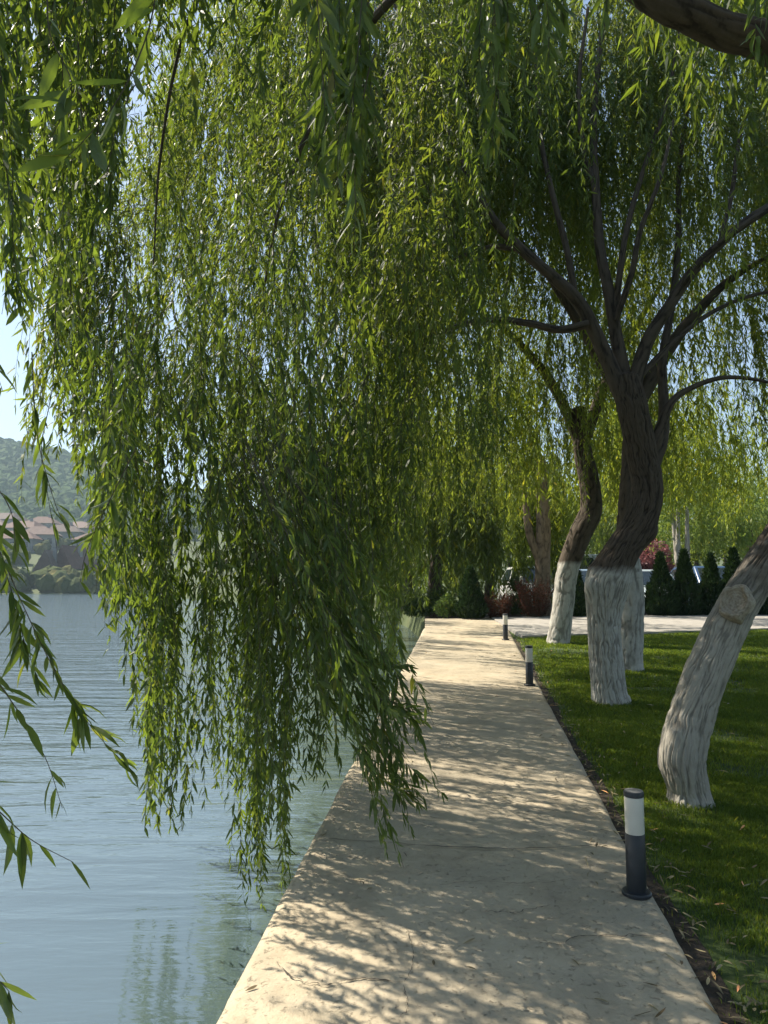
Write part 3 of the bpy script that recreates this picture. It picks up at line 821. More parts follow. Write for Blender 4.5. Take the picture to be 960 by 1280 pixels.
# upper canopy over the camera and the right-hand lawn (mostly above the frame, shades the ground)
def canopy(geo, cx, cy_, z0, z1, R, N_, leaf, sp, lod, Lr, zmin, ry=None, avoid=None, clump=56, drop=None):
    ry = ry or R; nc = max(8, N_ // clump); ci = rng.integers(0, nc, N_)
    a = (rng.random(nc) * 6.283)[ci]; rr = np.sqrt(rng.random(nc))[ci]
    x = cx + np.cos(a) * rr * R; y = cy_ + np.sin(a) * rr * ry
    z = z0 + (z1 - z0) * np.sqrt(np.maximum(0, 1 - rr ** 2)) * rng.uniform(0.35, 1, N_) + 0.4 * rng.normal(size=N_)
    sg = 0.05 * R; x = x + rng.normal(0, sg, N_); y = y + rng.normal(0, sg, N_)
    Ls = rng.uniform(*Lr, N_)
    zm = zmin(x, y) if callable(zmin) else zmin
    Ls = np.minimum(Ls, np.maximum(z - zm + rng.normal(0, 0.3, N_), 0.25))
    st = np.stack([x, y, z], -1)
    d0 = np.stack([np.cos(a) * 0.9, np.sin(a) * 0.9, rng.uniform(-.2, .7, N_)], -1)
    keep = (z - zm) > 0.1
    if avoid is not None: keep &= avoid(x, y, z)
    st, d0, Ls = st[keep], d0[keep], Ls[keep]
    P = strands(st, d0, Ls, 18, 0.22, 0.13)
    if drop is not None:
        kp = ~drop(P); P, Ls = P[kp], Ls[kp]
    geo.leaves(leaves_on(P, Ls, sp, *leaf), lod, 0)
    if lod < 2: geo.twigs(P, .0028, .001, 1)
    return P
canopy(c1, 1.4, 3.2, 4.4, 7.2, 4.6, 420, (0.11, 0.019), .030, 2, (0.8, 2.0), lambda x, y: CZ + np.maximum(y, 0.5) * 0.66 - 0.2 + 0.4 * (x < 0))
canopy(c1, 4.2, 4.6, 3.2, 6.6, 3.6, 480, (0.11, 0.019), .030, 2, (0.8, 2.2), 2.3, avoid=lambda x, y, z: x > 0.58 * y + 0.3)
canopy(c1, 2.6, -1.2, 4.6, 8.2, 6.4, 1500, (0.17, 0.034), .042, 2, (0.9, 2.6), lambda x, y: np.where(y > 0.2, CZ + np.maximum(y, 0.5) * 0.72 + .3, 2.2 + 0.5 * (x < 0)), 6.0)  # added out-of-frame foliage overhead and behind the camera, cuts the sky fill
canopy(c1, -2.5, 3.7, 4.8, 6.6, 1.7, 460, (0.11, 0.022), .026, 2, (0.8, 1.6), 4.5, 1.5, None, 6)  # added off-frame leaf patch, blocks the sun from the upper-left strands
px_strands(46, (-10, 110), (2.7, 3.6), [-10, 40, 110], [370, 370, 330], 0.3, (0.7, 1.2), 0, 40)
print('T1 verts', c1.n)
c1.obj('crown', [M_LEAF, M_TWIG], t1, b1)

# ================================================================== TREE 2 : thick twisted trunk
b2 = G(763, 877); Y2 = b2[1]
t2 = tree_root('willow_tree', b2, 'large willow with thick twisted trunk, crisp limewash edge and many upright dark limbs')
PT2 = P4([(763, 889, Y2, .265), (763, 877, Y2, .215), (761, 864, Y2, .184), (757, 820, Y2, .175), (755, 770, Y2, .180), (760, 728, Y2, .232), (774, 695, Y2, .192), (799, 655, Y2 + .02, .172), (809, 615, Y2 + .03, .166), (803, 570, Y2 + .03, .162), (795, 530, Y2, .160), (787, 495, Y2, .160), (783, 470, Y2, .135)])
part_tube('trunk', t2, PT2, 460, 260, 0.022, M_B2, 23, 60, ((1.34, 4.9, .07, .05), (1.5, 4.6, .05, .03), (2.15, 0.9, .07, .04)))
def l2(pts, n_len=80, n_ang=34, seed=1, amp=.008): limb(t2, P4([(a, b_, c_, d_ * .74) for a, b_, c_, d_ in pts]), n_len, n_ang, amp, None, seed)
l2([(780, 500, Y2, .13), (755, 440, Y2, .115), (725, 380, Y2 - .1, .10), (690, 345, Y2 - .2, .085), (650, 310, Y2 - .3, .075), (612, 268, Y2 - .4, .065), (575, 200, Y2 - .5, .052), (545, 120, Y2 - .6, .042), (500, 20, Y2 - .7, .03), (470, -60, Y2 - .7, .02)], seed=31)
l2([(785, 495, Y2, .12), (772, 430, Y2 + .1, .10), (762, 370, Y2 + .1, .088), (750, 310, Y2 + .15, .078), (745, 240, Y2 + .2, .068), (742, 160, Y2 + .3, .058), (750, 60, Y2 + .4, .046), (765, -40, Y2 + .5, .035)], seed=32)
l2([(790, 490, Y2, .12), (808, 430, Y2, .10), (835, 385, Y2 - .05, .088), (862, 345, Y2 - .1, .078), (900, 305, Y2 - .15, .068), (945, 268, Y2 - .2, .060), (1010, 235, Y2 - .2, .048), (1090, 210, Y2 - .2, .03)], seed=33)
l2([(835, 385, Y2 - .05, .06), (868, 335, Y2 - .2, .055), (905, 300, Y2 - .35, .05), (960, 262, Y2 - .5, .045), (1030, 220, Y2 - .7, .03)], seed=34)
l2([(813, 575, Y2 + .05, .10), (826, 535, Y2 + .05, .085), (838, 505, Y2 + .05, .06), (860, 487, Y2 + .1, .045), (905, 472, Y2 + .1, .034), (960, 478, Y2 + .1, .022), (1010, 500, Y2 + .1, .012)], seed=35)
l2([(806, 600, Y2 + .1, .12), (826, 555, Y2 + .2, .10), (830, 510, Y2 + .4, .085), (828, 450, Y2 + .6, .07), (840, 380, Y2 + .8, .06), (848, 300, Y2 + 1., .05), (850, 200, Y2 + 1.2, .04), (870, 80, Y2 + 1.3, .03)], seed=36)
l2([(735, 405, Y2 - .1, .07), (700, 412, Y2 - .1, .06), (660, 404, Y2 - .1, .055), (610, 400, Y2 - .1, .05), (560, 412, Y2 - .1, .040), (515, 432, Y2 - .1, .025), (480, 460, Y2 - .1, .014)], seed=37)
l2([(768, 400, Y2 + .1, .06), (775, 340, Y2, .05), (785, 280, Y2, .044), (805, 210, Y2, .036), (835, 120, Y2, .028), (850, 30, Y2, .02)], seed=38)
l2([(720, 378, Y2 - .1, .055), (708, 310, Y2 - .1, .048), (690, 240, Y2 - .1, .042), (676, 170, Y2, .035), (670, 80, Y2, .028), (660, -30, Y2, .02)], seed=39)
l2([(650, 310, Y2 - .3, .05), (610, 310, Y2 - .2, .042), (560, 330, Y2 - .1, .034), (500, 370, Y2, .024), (450, 430, Y2, .014)], seed=40)
l2([(770, 400, Y2, .05), (790, 340, Y2 - .2, .045), (800, 290, Y2 - .3, .038), (826, 220, Y2 - .4, .03), (842, 150, Y2 - .4, .02)], seed=41)
l2([(745, 240, Y2 + .2, .045), (728, 180, Y2 + .2, .04), (724, 100, Y2 + .2, .034), (735, 10, Y2 + .2, .025)], seed=42)
l2([(900, 305, Y2 - .15, .04), (915, 240, Y2, .034), (925, 170, Y2 + .1, .028), (950, 100, Y2 + .2, .022), (990, 40, Y2 + .3, .015)], seed=43)
l2([(575, 200, Y2 - .5, .04), (520, 190, Y2 - .6, .034), (460, 200, Y2 - .7, .026), (400, 250, Y2 - .8, .016)], seed=44)
l2([(800, 470, Y2, .05), (850, 420, Y2 + .2, .042), (900, 385, Y2 + .4, .036), (960, 365, Y2 + .6, .028), (1040, 360, Y2 + .8, .018)], seed=45)
c2 = Geo()
def open_fork(P):    # pruned out: strands hanging right in front of the main fork
    y = np.maximum(P[..., 1], .1); px = 480 + P[..., 0] / y * F
    el = np.arctan((P[..., 2] - CZ) / y) - PITCH; py = 640 - F * np.tan(el)
    hit = (px > 690) & (px < 905) & (py > 200) & (py < 600) & (y < Y2 + .25)
    hit2 = (px > 735) & (px < 850) & (py > 330) & (py < 620) & (y < Y2 + .25)
    return (hit.mean(1) > .12) & (rng.random(len(P)) < .88) | hit2.any(1)
def vis2(x, y, z):   # keep the limbs readable: few strands between them and the path
    px = 480 + x / np.maximum(y, .1) * F
    front = (y < Y2 + 1.3) & (px > 570)
    return ~front | (rng.random(len(x)) < 0.012)
cx2 = U(790, 480, Y2)[0]
canopy(c2, cx2 - .3, Y2 + .6, 3.4, 8.4, 5.0, 2300, (0.115, 0.019), .029, 1, (0.8, 2.2), lambda x, y: 2.45 + 0.9 * (x > 4.5) + 0.15 * np.abs(x - cx2), 4.2, vis2, drop=open_fork)
canopy(c2, -0.6, 7.4, 3.2, 7.6, 2.6, 420, (0.115, 0.019), .029, 1, (0.8, 2.2), 2.2, 2.0, drop=open_fork)
canopy(c2, -0.3, 10.4, 6.2, 11.5, 3.2, 4600, (0.125, 0.022), .034, 2, (0.8, 2.0), 5.6, 2.2, clump=20)
canopy(c2, cx2 + .9, Y2 + 2.8, 5.6, 12.5, 4.8, 7600, (0.135, 0.024), .036, 2, (0.9, 2.2), 4.9, 2.6, lambda x, y, z: x > -0.4, clump=50, drop=open_fork)
print('T2 verts', c2.n)
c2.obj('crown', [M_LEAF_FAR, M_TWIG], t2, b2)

# ================================================================== TREES 3-5 and the bank willows
def far_willow(px_pts, label, wash_z, crown, leaf, sp, Lr, zmin, seed, mat=None, limbs=(), lod=2, group=None, bark=None, amp=.022):
    base = np.array(px_pts[0][:3]); root = tree_root('willow_tree', base, label, group=group)
    part_tube('trunk', root, px_pts, 150, 90, amp, bark or (bark_mat("limewashed bark", wash_z, 0.04) if wash_z else M_BD), seed, 18)
    for i, lp in enumerate(limbs): limb(root, lp, 40, 20, .008, bark or M_BD, seed + i)
    g = Geo()
    for (cx, cy_, z0, z1, R, N_) in crown:
        canopy(g, cx, cy_, z0, z1, R, N_, leaf, sp, lod, Lr, zmin, drop=open_fork)
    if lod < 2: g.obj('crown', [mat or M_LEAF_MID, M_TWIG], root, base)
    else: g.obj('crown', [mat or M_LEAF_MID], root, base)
    return root
b3 = G(785, 836); Y3 = b3[1]
far_willow(P4([(785, 842, Y3, .24), (785, 825, Y3, .20), (787, 780, Y3, .19), (786, 730, Y3, .20), (784, 690, Y3, .15), (784, 640, Y3, .13), (788, 580, Y3, .12), (790, 520, Y3, .11), (795, 470, Y3, .10)]),
           'willow with limewashed trunk standing directly behind the thick twisted trunk', 2.0,
           [(U(790, 500, Y3)[0] + .6, Y3 + .5, 3.2, 8.0, 4.4, 620)], (0.16, 0.027), .045, (0.9, 2.4), lambda x, y: 2.3 + .4 * fbm(x, y, 3), 60,
           limbs=[P4([(790, 520, Y3, .11), (840, 430, Y3, .09), (900, 360, Y3, .06), (960, 320, Y3, .03)]), P4([(790, 520, Y3, .11), (740, 430, Y3, .09), (690, 350, Y3, .06), (650, 300, Y3, .03)])])
b4 = G(698, 803); Y4 = b4[1]
far_willow(P4([(697, 808, Y4, .23), (699, 795, Y4, .20), (704, 755, Y4, .19), (709, 715, Y4, .19), (722, 675, Y4, .20), (738, 640, Y4, .20), (737, 605, Y4, .18), (728, 560, Y4, .16), (724, 510, Y4, .12)]),
           'willow with slim limewashed trunk bending to a dark upper half near the far post light', 2.0,
           [(U(720, 500, Y4)[0] - .6, Y4 + .4, 3.2, 8.2, 4.8, 680), (-0.8, 14.6, 3.2, 7.0, 2.6, 260)], (0.18, 0.030), .050, (0.9, 2.6), lambda x, y: 2.35 + .5 * fbm(x, y, 4), 70,
           limbs=[P4([(728, 560, Y4, .11), (690, 480, Y4, .09), (640, 420, Y4, .06), (590, 380, Y4, .03)]), P4([(728, 560, Y4, .11), (760, 470, Y4, .09), (800, 400, Y4, .06), (830, 350, Y4, .03)])])
p5 = GY(678, 20.5)
M_TAN = bark_mat("tan bark", None, dark=(0.07, 0.05, 0.035), mid=(0.19, 0.14, 0.095))
V5 = [np.append(p5 + np.array(d), r) for d, r in (((0, 0, -.1), .24), ((0, 0, .4), .22), ((.02, 0, 1.5), .20), ((.06, 0, 2.4), .19), ((.05, 0, 3.4), .16), ((.02, 0, 4.4), .12))]
far_willow(V5, 'willow with bare tan trunk rising behind the maroon shrubs', None,
           [(p5[0] - 1.6, 20.8, 3.4, 8.6, 5.6, 1800), (p5[0] + 5.2, 22.5, 3.3, 8.4, 4.6, 1700)], (0.24, 0.042), .070, (1.0, 2.8), lambda x, y: 2.7 + .6 * fbm(x, y, 5) + .7 * np.clip(x - 7, 0, 1), 80, bark=M_TAN,
           limbs=[[np.append(p5 + np.array(d), r) for d, r in (((.03, 0, 1.3), .12), ((-.32, 0, 2.2), .11), ((-.42, .1, 3.2), .09), ((-.6, .2, 4.4), .06))]])
bank_specs = [  # px, Y, label
    (540, 24.0, 'bank willow whose foliage trails to the water just beyond the path end', 3.4, 7.0, -0.5),
    (508, 33.0, 'hazy dark willow on the bank, trailing into the lake left of the path end', 3.8, 7.5, 0.2),
    (478, 45.0, 'farthest bank willow, small and pale green above the water', 4.6, 8.0, 0.2),
    (610, 34.0, 'shaded willow behind the dark conifer at the path end', 4.2, 8.5, 1.6)]
for i, (px, Y, lab, R, H, low) in enumerate(bank_specs):
    p = GY(px, Y); p[2] -= .2
    far_willow([np.append(p + np.array(d), r) for d, r in (((0, 0, -.2), .25), ((.1, 0, 1.2), .21), ((.2, 0, 2.6), .18), ((.1, 0, 4.4), .12))], lab, None,
               [(p[0], Y, 2.6, H, R, 2200)], (0.34, 0.05), .12, (1.2, 3.4), (lambda lo: (lambda x, y: lo + .5 * fbm(x, y, 6)))(p[2] + low - .3), 90 + i, mat=(M_LEAF if i in (1, 3) else M_LEAF_FAR))
# sunlit willows beyond the car park
for i, (px, Y, R, H, low, mt, lab) in enumerate([
    (935, 36, 4.2, 7.4, 1.7, M_LEAF_BRIGHT, 'bright sunlit pale green willow beyond the car park, behind the rightmost conifers'),
    (1075, 34, 4.4, 7.6, 1.5, M_LEAF_BRIGHT, 'sunlit willow at the right edge beyond the car park'),
    (700, 44, 5.2, 8.6, 2.2, M_LEAF_FAR, 'broad willow far behind the parked white van')]):
    p = GY(px, Y); p[2] -= .2
    far_willow([np.append(p + np.array(d), r) for d, r in (((0, 0, -.2), .25), ((.1, 0, 1.2), .21), ((.2, 0, 2.6), .18), ((.1, 0, 4.4), .12))], lab, None,
               [(p[0], Y, 2.8, H, R, 1600)], (0.34, 0.05), .12, (1.0, 2.8), (lambda lo: (lambda x, y: lo + .7 * fbm(x, y, 8)))(p[2] + low), 110 + i, mat=mt)

# deciduous background trees: clumpy crowns
def leafy_tree(px, Y, h, R, label, mat, bark, seed, ntr=1, leafs=4200, low=0.32, name='shade_tree', cat='tree', ls=0.20):
    p = GY(px, Y); p[2] -= .25; root = tree_root(name, p, label, cat)
    for k in range(ntr):
        a = k * 2.4 + seed; dx = 0.22 * k if ntr > 1 else 0
        lean = (math.cos(a) * .5 * (k + 1) / ntr, math.sin(a) * .3)
        o = part_tube('trunk', root, [np.append(p + np.array((dx + lean[0] * t, lean[1] * t, -.2 + h * .62 * t)), (0.17 - .1 * t)) for t in (0, .25, .5, .75, 1)], 60, 36, .012, bark, seed + k, 12)
    rr = np.random.default_rng(seed); nc = 46
    cen = rr.normal(size=(nc, 3)); cen = norm(cen) * (rr.random((nc, 1)) ** .5)
    cen = cen * np.array([R, R, h * (1 - low) / 2]) + np.array([p[0], Y, p[2] + h * (low + (1 - low) / 2)])
    cr = rr.uniform(.28, .5, nc) * R * .72
    k = rr.integers(0, nc, leafs); d = norm(rr.normal(size=(leafs, 3))) * (rr.random((leafs, 1)) ** .4) * cr[k][:, None]
    pos = cen[k] + d
    ax = norm(rr.normal(size=(leafs, 3)) + np.array([0, 0, -.4])); nr = norm(d + rr.normal(size=(leafs, 3)) * .5)
    nr = norm(nr - ax * (nr * ax).sum(1, keepdims=True))
    g = Geo(); g.leaves((pos, ax, nr, ls * rr.uniform(.6, 1.3, leafs), ls * .55 * rr.uniform(.7, 1.2, leafs)), 2, 0)
    g.obj('crown', [mat], root, p)
    return root
M_PALEB = bark_mat("pale grey bark", None, dark=(0.12, 0.11, 0.09), mid=(0.34, 0.31, 0.27))
leafy_tree(846, 33, 7.5, 3.2, 'tree with several pale grey stems beyond the parked blue car', M_LEAF_BRIGHT, M_PALEB, 201, 3, 5200, .40)
leafy_tree(812, 30, 2.9, 1.0, 'small tree with red leaves behind the parked silver car', M_PINK, M_PALEB, 202, 1, 1800, .22)
leafy_tree(876, 40, 6.0, 3.4, 'rounded green tree far behind the row of conifers', M_LEAF_FAR, M_BD, 203, 1, 5200, .15)
leafy_tree(770, 46, 7.0, 3.6, 'dark leafy tree in the distance between the two limewashed trunks', M_BUSH, M_BD, 204, 1, 5200, .12)
leafy_tree(640, 50, 8.0, 4.2, 'tall dark tree in the distance behind the maroon shrubs', M_BUSH, M_BD, 205, 1, 5200, .08)
leafy_tree(570, 56, 8.5, 4.4, 'distant dark tree rising over the bank willows', M_BUSH, M_BD, 206, 1, 5200, .05)
leafy_tree(985, 44, 8.0, 4.2, 'distant green tree at the right edge behind the sunlit willows', M_LEAF_FAR, M_BD, 207, 1, 5200, .10)
leafy_tree(905, 52, 9.5, 4.8, 'tallest distant tree, behind the sunlit willow', M_BUSH, M_BD, 208, 1, 5600, .10)
leafy_tree(520, 70, 9.0, 4.8, 'small faraway tree at the end of the bank', M_BUSH, M_BD, 209, 1, 4200, .05, ls=.3)
leafy_tree(460, 90, 9.0, 6.0, 'faraway tree on the curve of the lake shore', M_BUSH, M_BD, 210, 1, 4200, .03, ls=.35)

# ================================================================== CONIFERS, SHRUBS
def thuja_mesh(h, R, seed, n_=5200):
    rr = np.random.default_rng(seed)
    t = rr.random(n_) ** 1.35; a = rr.random(n_) * 6.283
    prof = np.where(t < .12, .72 + .28 * t / .12, (1 - (t - .12) / .88) ** .95)
    lump = 0.78 + 0.44 * vn(a / 6.283 * 7, t * 9, seed, 7)
    rad = R * prof * lump * (1 - .42 * rr.random(n_) ** 2.2)
    pos = np.stack([np.cos(a) * rad, np.sin(a) * rad, t * h], -1)
    out = np.stack([np.cos(a), np.sin(a), a * 0], -1)
    ax = norm(np.array([0, 0, 1.0]) + out * .55 + rr.normal(size=(n_, 3)) * .30)
    nr = norm(rr.normal(size=(n_, 3)) * .7 + out * .6); nr = norm(nr - ax * (nr * ax).sum(1, keepdims=True))
    g = Geo(); g.leaves((pos, ax, nr, rr.uniform(.08, .17, n_), rr.uniform(.025, .055, n_)), 2, 0)
    return g
def conifer(px, Y, top_v, R, label, seed):
    p = GY(px, Y); h = U(px, top_v, Y)[2] - p[2]
    root = empty('conifer', p, label, 'conifer', None)
    V = [np.append(p + np.array((0, 0, z)), r) for z, r in ((-.05, .05), (h * .4, .035), (h * .8, .012))]
    part_tube('stem', root, V, 20, 10, .003, M_BD, seed, 6)
    thuja_mesh(h, R, seed).obj('foliage', [M_THUJA], root)
    return root
def hedgeY(px): return 18.7 + (px - 560) / 400 * 1.4
for i, (px, tv, R, lab) in enumerate([
    (588, 712, .38, 'dark columnar conifer alone at the end of the path, left of the maroon shrubs'),
    (718, 706, .40, 'conifer half hidden between the two limewashed trunks nearest the path'),
    (826, 694, .46, 'first conifer right of the thick twisted trunk, with a blunt double top'),
    (856, 690, .44, 'slender conifer second to the right of the thick twisted trunk'),
    (889, 695, .42, 'conifer third to the right of the thick twisted trunk, before the blue car'),
    (918, 688, .44, 'tall conifer beside the leaning trunk, fourth in the hedge row'),
    (955, 700, .44, 'conifer at the right edge, seen behind the leaning trunk')]):
    conifer(px, hedgeY(px), tv, R * .95, lab, 300 + i)
M_FCORE = M_BD
def maroon(px, Y, top_v, wpx, label, seed):
    p = GY(px, Y); h = U(px, top_v, Y)[2] - p[2]; w = wpx / F * Y / 2
    rr = np.random.default_rng(seed); k = 150
    a = rr.random(k) * 6.283; q = np.sqrt(rr.random(k)) * w * .45
    st = np.stack([p[0] + np.cos(a) * q, p[1] + np.sin(a) * q, np.full(k, p[2] - .03)], -1)
    Ls = h * rr.uniform(.6, 1.08, k)
    d0 = np.stack([np.cos(a) * .45 * rr.random(k), np.sin(a) * .45 * rr.random(k), np.ones(k)], -1)
    P = strands(st, d0, Ls, 12, .05, .07, np.stack([np.cos(a) * .3, np.sin(a) * .3, np.ones(k) * .9], -1))
    g = Geo(); g.leaves(leaves_on(P, Ls, .028, .075, .024, .12, 42, 18, .2), 2, 0); g.twigs(P, .006, .002, 1)
    o = g.obj('maroon_shrub', [M_DRYGRASS, M_TWIG], None, p); tag(o, label, 'shrub'); return o
maroon(622, 18.9, 741, 50, 'low maroon leaved shrub right beside the dark conifer at the path end', 401)
maroon(668, 19.0, 722, 54, 'taller maroon leaved shrub left of the slim limewashed trunk', 402)
def bush(px, Y, top_v, wpx, label, mat, seed, n_=3000, ls=.09):
    p = GY(px, Y); h = U(px, top_v, Y)[2] - p[2]; w = wpx / F * Y / 2
    rr = np.random.default_rng(seed); nc = 26
    c = norm(rr.normal(size=(nc, 3))); c[:, 2] = np.abs(c[:, 2]); c = c * (rr.random((nc, 1)) ** .5) * np.array([w * .75, w * .75, h * .75]) + p + np.array([0, 0, .1])
    k = rr.integers(0, nc, n_); d = norm(rr.normal(size=(n_, 3))) * (rr.random((n_, 1)) ** .4) * w * .38
    pos = c[k] + d; pos[:, 2] = np.maximum(pos[:, 2], p[2] + .02)
    ax = norm(rr.normal(size=(n_, 3))); nr = norm(d + rr.normal(size=(n_, 3)) * .4 * w); nr = norm(nr - ax * (nr * ax).sum(1, keepdims=True))
    g = Geo(); g.leaves((pos, ax, nr, ls * rr.uniform(.6, 1.3, n_), ls * .5 * rr.uniform(.7, 1.3, n_)), 2, 0)
    o = g.obj('bush', [mat], None, p); tag(o, label, 'bush'); return o
bush(645, 20.6, 716, 40, 'rounded green bush behind and between the two maroon shrubs', M_BUSH, 411)
bush(560, 19.3, 742, 34, 'loose light green bush left of the lone dark conifer', M_LEAF_BRIGHT, 412)
bush(545, 23, 735, 60, 'dark bush on the bank beyond the path end', M_BUSH, 413)
bush(522, 20.5, 752, 46, 'low dark bush overhanging the water at the corner of the path end', M_BUSH, 414)
bush(506, 28, 735, 60, 'bush at the water edge under the bank willow', M_BUSH, 415)

# ================================================================== CARS
M_GLASS = simple("car glass", (0.02, 0.03, 0.035), 0.06, 0, 0.1, 2, 0, 0.9)
M_TYRE = simple("tyre rubber", (0.022, 0.022, 0.022), 0.9)
M_RIM = simple("alloy rim", (0.45, 0.45, 0.46), 0.3, 0.9)
M_LAMP = simple("lamp lens", (0.65, 0.66, 0.66), 0.12)
M_TRIM = simple("black trim", (0.02, 0.02, 0.022), 0.5)
def paint(name, col):
    m, n, l, b = mat_new(name)
    b.inputs['Base Color'].default_value = (*col, 1); b.inputs['Roughness'].default_value = 0.25
    b.inputs['Coat Weight'].default_value = 0.6; b.inputs['Coat Roughness'].default_value = 0.05
    f = noise(n, l, 3, 4); mr = n.new('ShaderNodeMapRange'); l.new(f, mr.inputs[0]); mr.inputs[3].default_value = .22; mr.inputs[4].default_value = .38
    l.new(mr.outputs[0], b.inputs['Roughness']); return m
def car(px, Y, label, col, H=1.5, Wd=1.76, Ln=4.3, rot=0.0, name='parked_car', cat='car', van=False):
    p = GY(px, Y); p[2] = float(gz(Y)) - 0.16
    root = empty(name, p, label, cat); root.rotation_euler = (0, 0, rot)
    pm = paint("car paint", col); hw = Wd / 2; belt = 0.62 * H if not van else 0.55 * H
    # lower body: rounded sections along the length; nose at -Y (towards the lawn)
    if van: st = [(-.50, .80, .45), (-.485, .92, .50), (-.40, .98, .55), (-.3, 1, .56), (.3, 1, .56), (.47, .98, .56), (.5, .92, .54)]
    else: st = [(-.50, .74, .40), (-.485, .88, .45), (-.42, .96, .50), (-.26, 1, .60), (0, 1, .62), (.28, 1, .62), (.43, .97, .60), (.485, .9, .56), (.5, .8, .5)]
    n_ = 24; bm = bmesh.new(); rows = []
    for (yy, ws, zt) in st:
        row = []; z0 = .18; z1 = zt * H
        for i in range(n_):
            a = 2 * math.pi * i / n_; ca, sa = math.cos(a), math.sin(a)
            ex = .38
            row.append(bm.verts.new((hw * ws * math.copysign(abs(ca) ** ex, ca), yy * Ln, (z0 + z1) / 2 + (z1 - z0) / 2 * math.copysign(abs(sa) ** ex, sa))))
        rows.append(row)
    for a_, b_ in zip(rows, rows[1:]):
        for i in range(n_): bm.faces.new((a_[i], a_[(i+1) % n_], b_[(i+1) % n_], b_[i]))
    bm.faces.new(rows[0][::-1]); bm.faces.new(rows[-1])
    bm_obj('body', bm, pm, root, True)
    # cabin
    zb = belt - .03; yb0, yt0, yt1, yb1 = (-.27, -.10, .26, .44) if not van else (-.40, -.30, .46, .49)
    bw, tw_ = hw * .93, hw * .74
    if van: tw_ = hw * .86
    bm = bmesh.new()
    lo = [bm.verts.new(v) for v in ((-bw, yb0 * Ln, zb), (bw, yb0 * Ln, zb), (bw, yb1 * Ln, zb), (-bw, yb1 * Ln, zb))]
    hi = [bm.verts.new(v) for v in ((-tw_, yt0 * Ln, H), (tw_, yt0 * Ln, H), (tw_, yt1 * Ln, H - .02), (-tw_, yt1 * Ln, H - .02))]
    for i in range(4): bm.faces.new((lo[i], lo[(i+1) % 4], hi[(i+1) % 4], hi[i]))
    bm.faces.new(hi); bm.faces.new(lo[::-1])
    bm_obj('cabin', bm, pm, root, True, .05)
    def pane(nm, q, off, s0=.10, s1=.88, sx=.90):
        q = [np.array(v, float) for v in q]; c = sum(q) / 4
        nn = np.cross(q[1] - q[0], q[3] - q[0]); nn /= np.linalg.norm(nn)
        if nn @ (c - np.array([0, 0.05 * Ln, .9])) < 0: nn = -nn
        def pt(u, v): return (q[0] * (1-u) + q[1] * u) * (1-v) + (q[3] * (1-u) + q[2] * u) * v
        e = (1 - sx) / 2; bm = bmesh.new()
        f = bm_poly(bm, [tuple(pt(u, v) + nn * off) for u, v in ((e, s0), (1 - e, s0), (1 - e - .015, s1), (e + .015, s1))])
        ret = bmesh.ops.extrude_face_region(bm, geom=[f])
        for v in [g for g in ret['geom'] if isinstance(g, bmesh.types.BMVert)]: v.co -= Vector(nn) * .03
        return bm_obj(nm, bm, M_GLASS, root)
    L0 = [tuple(v) for v in ((-bw, yb0*Ln, zb), (bw, yb0*Ln, zb), (bw, yb1*Ln, zb), (-bw, yb1*Ln, zb))]
    H0 = [tuple(v) for v in ((-tw_, yt0*Ln, H), (tw_, yt0*Ln, H), (tw_, yt1*Ln, H-.02), (-tw_, yt1*Ln, H-.02))]
    pane('windscreen', (L0[0], L0[1], H0[1], H0[0]), .012)
    pane('rear_window', (L0[2], L0[3], H0[3], H0[2]), .012)
    for sgn, (i, j) in ((1, (1, 2)), (-1, (3, 0))):
        q = (L0[i], L0[j], H0[j], H0[i])
        def sub(u0, u1):
            q_ = [np.array(v) for v in q]
            f = lambda u, v: (q_[0]*(1-u)+q_[1]*u)*(1-v) + (q_[3]*(1-u)+q_[2]*u)*v
            return (f(u0, 0), f(u1, 0), f(u1, 1), f(u0, 1))
        for u0, u1 in ((.06, .48), (.52, .94)): pane('side_window', sub(u0, u1), .012, .16, .86, .96)
    for sx in (-1, 1):
        for yy in (-.31, .29):
            wr = empty('wheel', (0, 0, 0), None, None); del_ = None
            wr.parent = root; wr.location = (sx * (hw - .10), yy * Ln, .31); wr.rotation_euler = (0, math.pi / 2, 0)
            bm = lathe([(.20, -.10), (.29, -.10), (.315, -.07), (.315, .07), (.29, .10), (.20, .10)], 28); bm_obj('tyre', bm, M_TYRE, wr, True)
            bm = lathe([(.195, -.095), (.18, -.104), (.05, -.11), (.05, .11), (.18, .104), (.195, .095)], 20); bm_obj('rim', bm, M_RIM, wr, True)
        bm = bmesh.new(); bm_box(bm, sx * hw * .80 - .15, sx * hw * .80 + .13, -.492 * Ln, -.462 * Ln, .36 * H, .36 * H + .14); bm_obj('headlight', bm, M_LAMP, root, True, .03)
        bm = bmesh.new(); bm_box(bm, sx * (hw * .97 + .09) - .09, sx * (hw * .97 + .09) + .09, yb0 * Ln + .10, yb0 * Ln + .24, belt + .02, belt + .15); bm_obj('wing_mirror', bm, pm, root, True, .03)
    bm = bmesh.new(); bm_box(bm, -.42, .42, -.512 * Ln, -.488 * Ln, .24 * H, .36 * H); bm_obj('grille', bm, M_TRIM, root, False, .012)
    return root
car(668, 26.5, 'white car parked behind the maroon shrubs', (0.62, 0.62, 0.60), 1.62, 1.8, 4.4, .1)
car(738, 27.0, 'pale blue car parked between the two limewashed trunks nearest the path', (0.22, 0.30, 0.38), 1.52, 1.78, 4.3, -.05)
car(806, 26.6, 'silver car parked just right of the thick twisted trunk', (0.42, 0.48, 0.50), 1.50, 1.78, 4.3, .08)
car(884, 26.4, 'dark blue car parked behind the conifer row', (0.035, 0.075, 0.16), 1.62, 1.82, 4.5, .05)
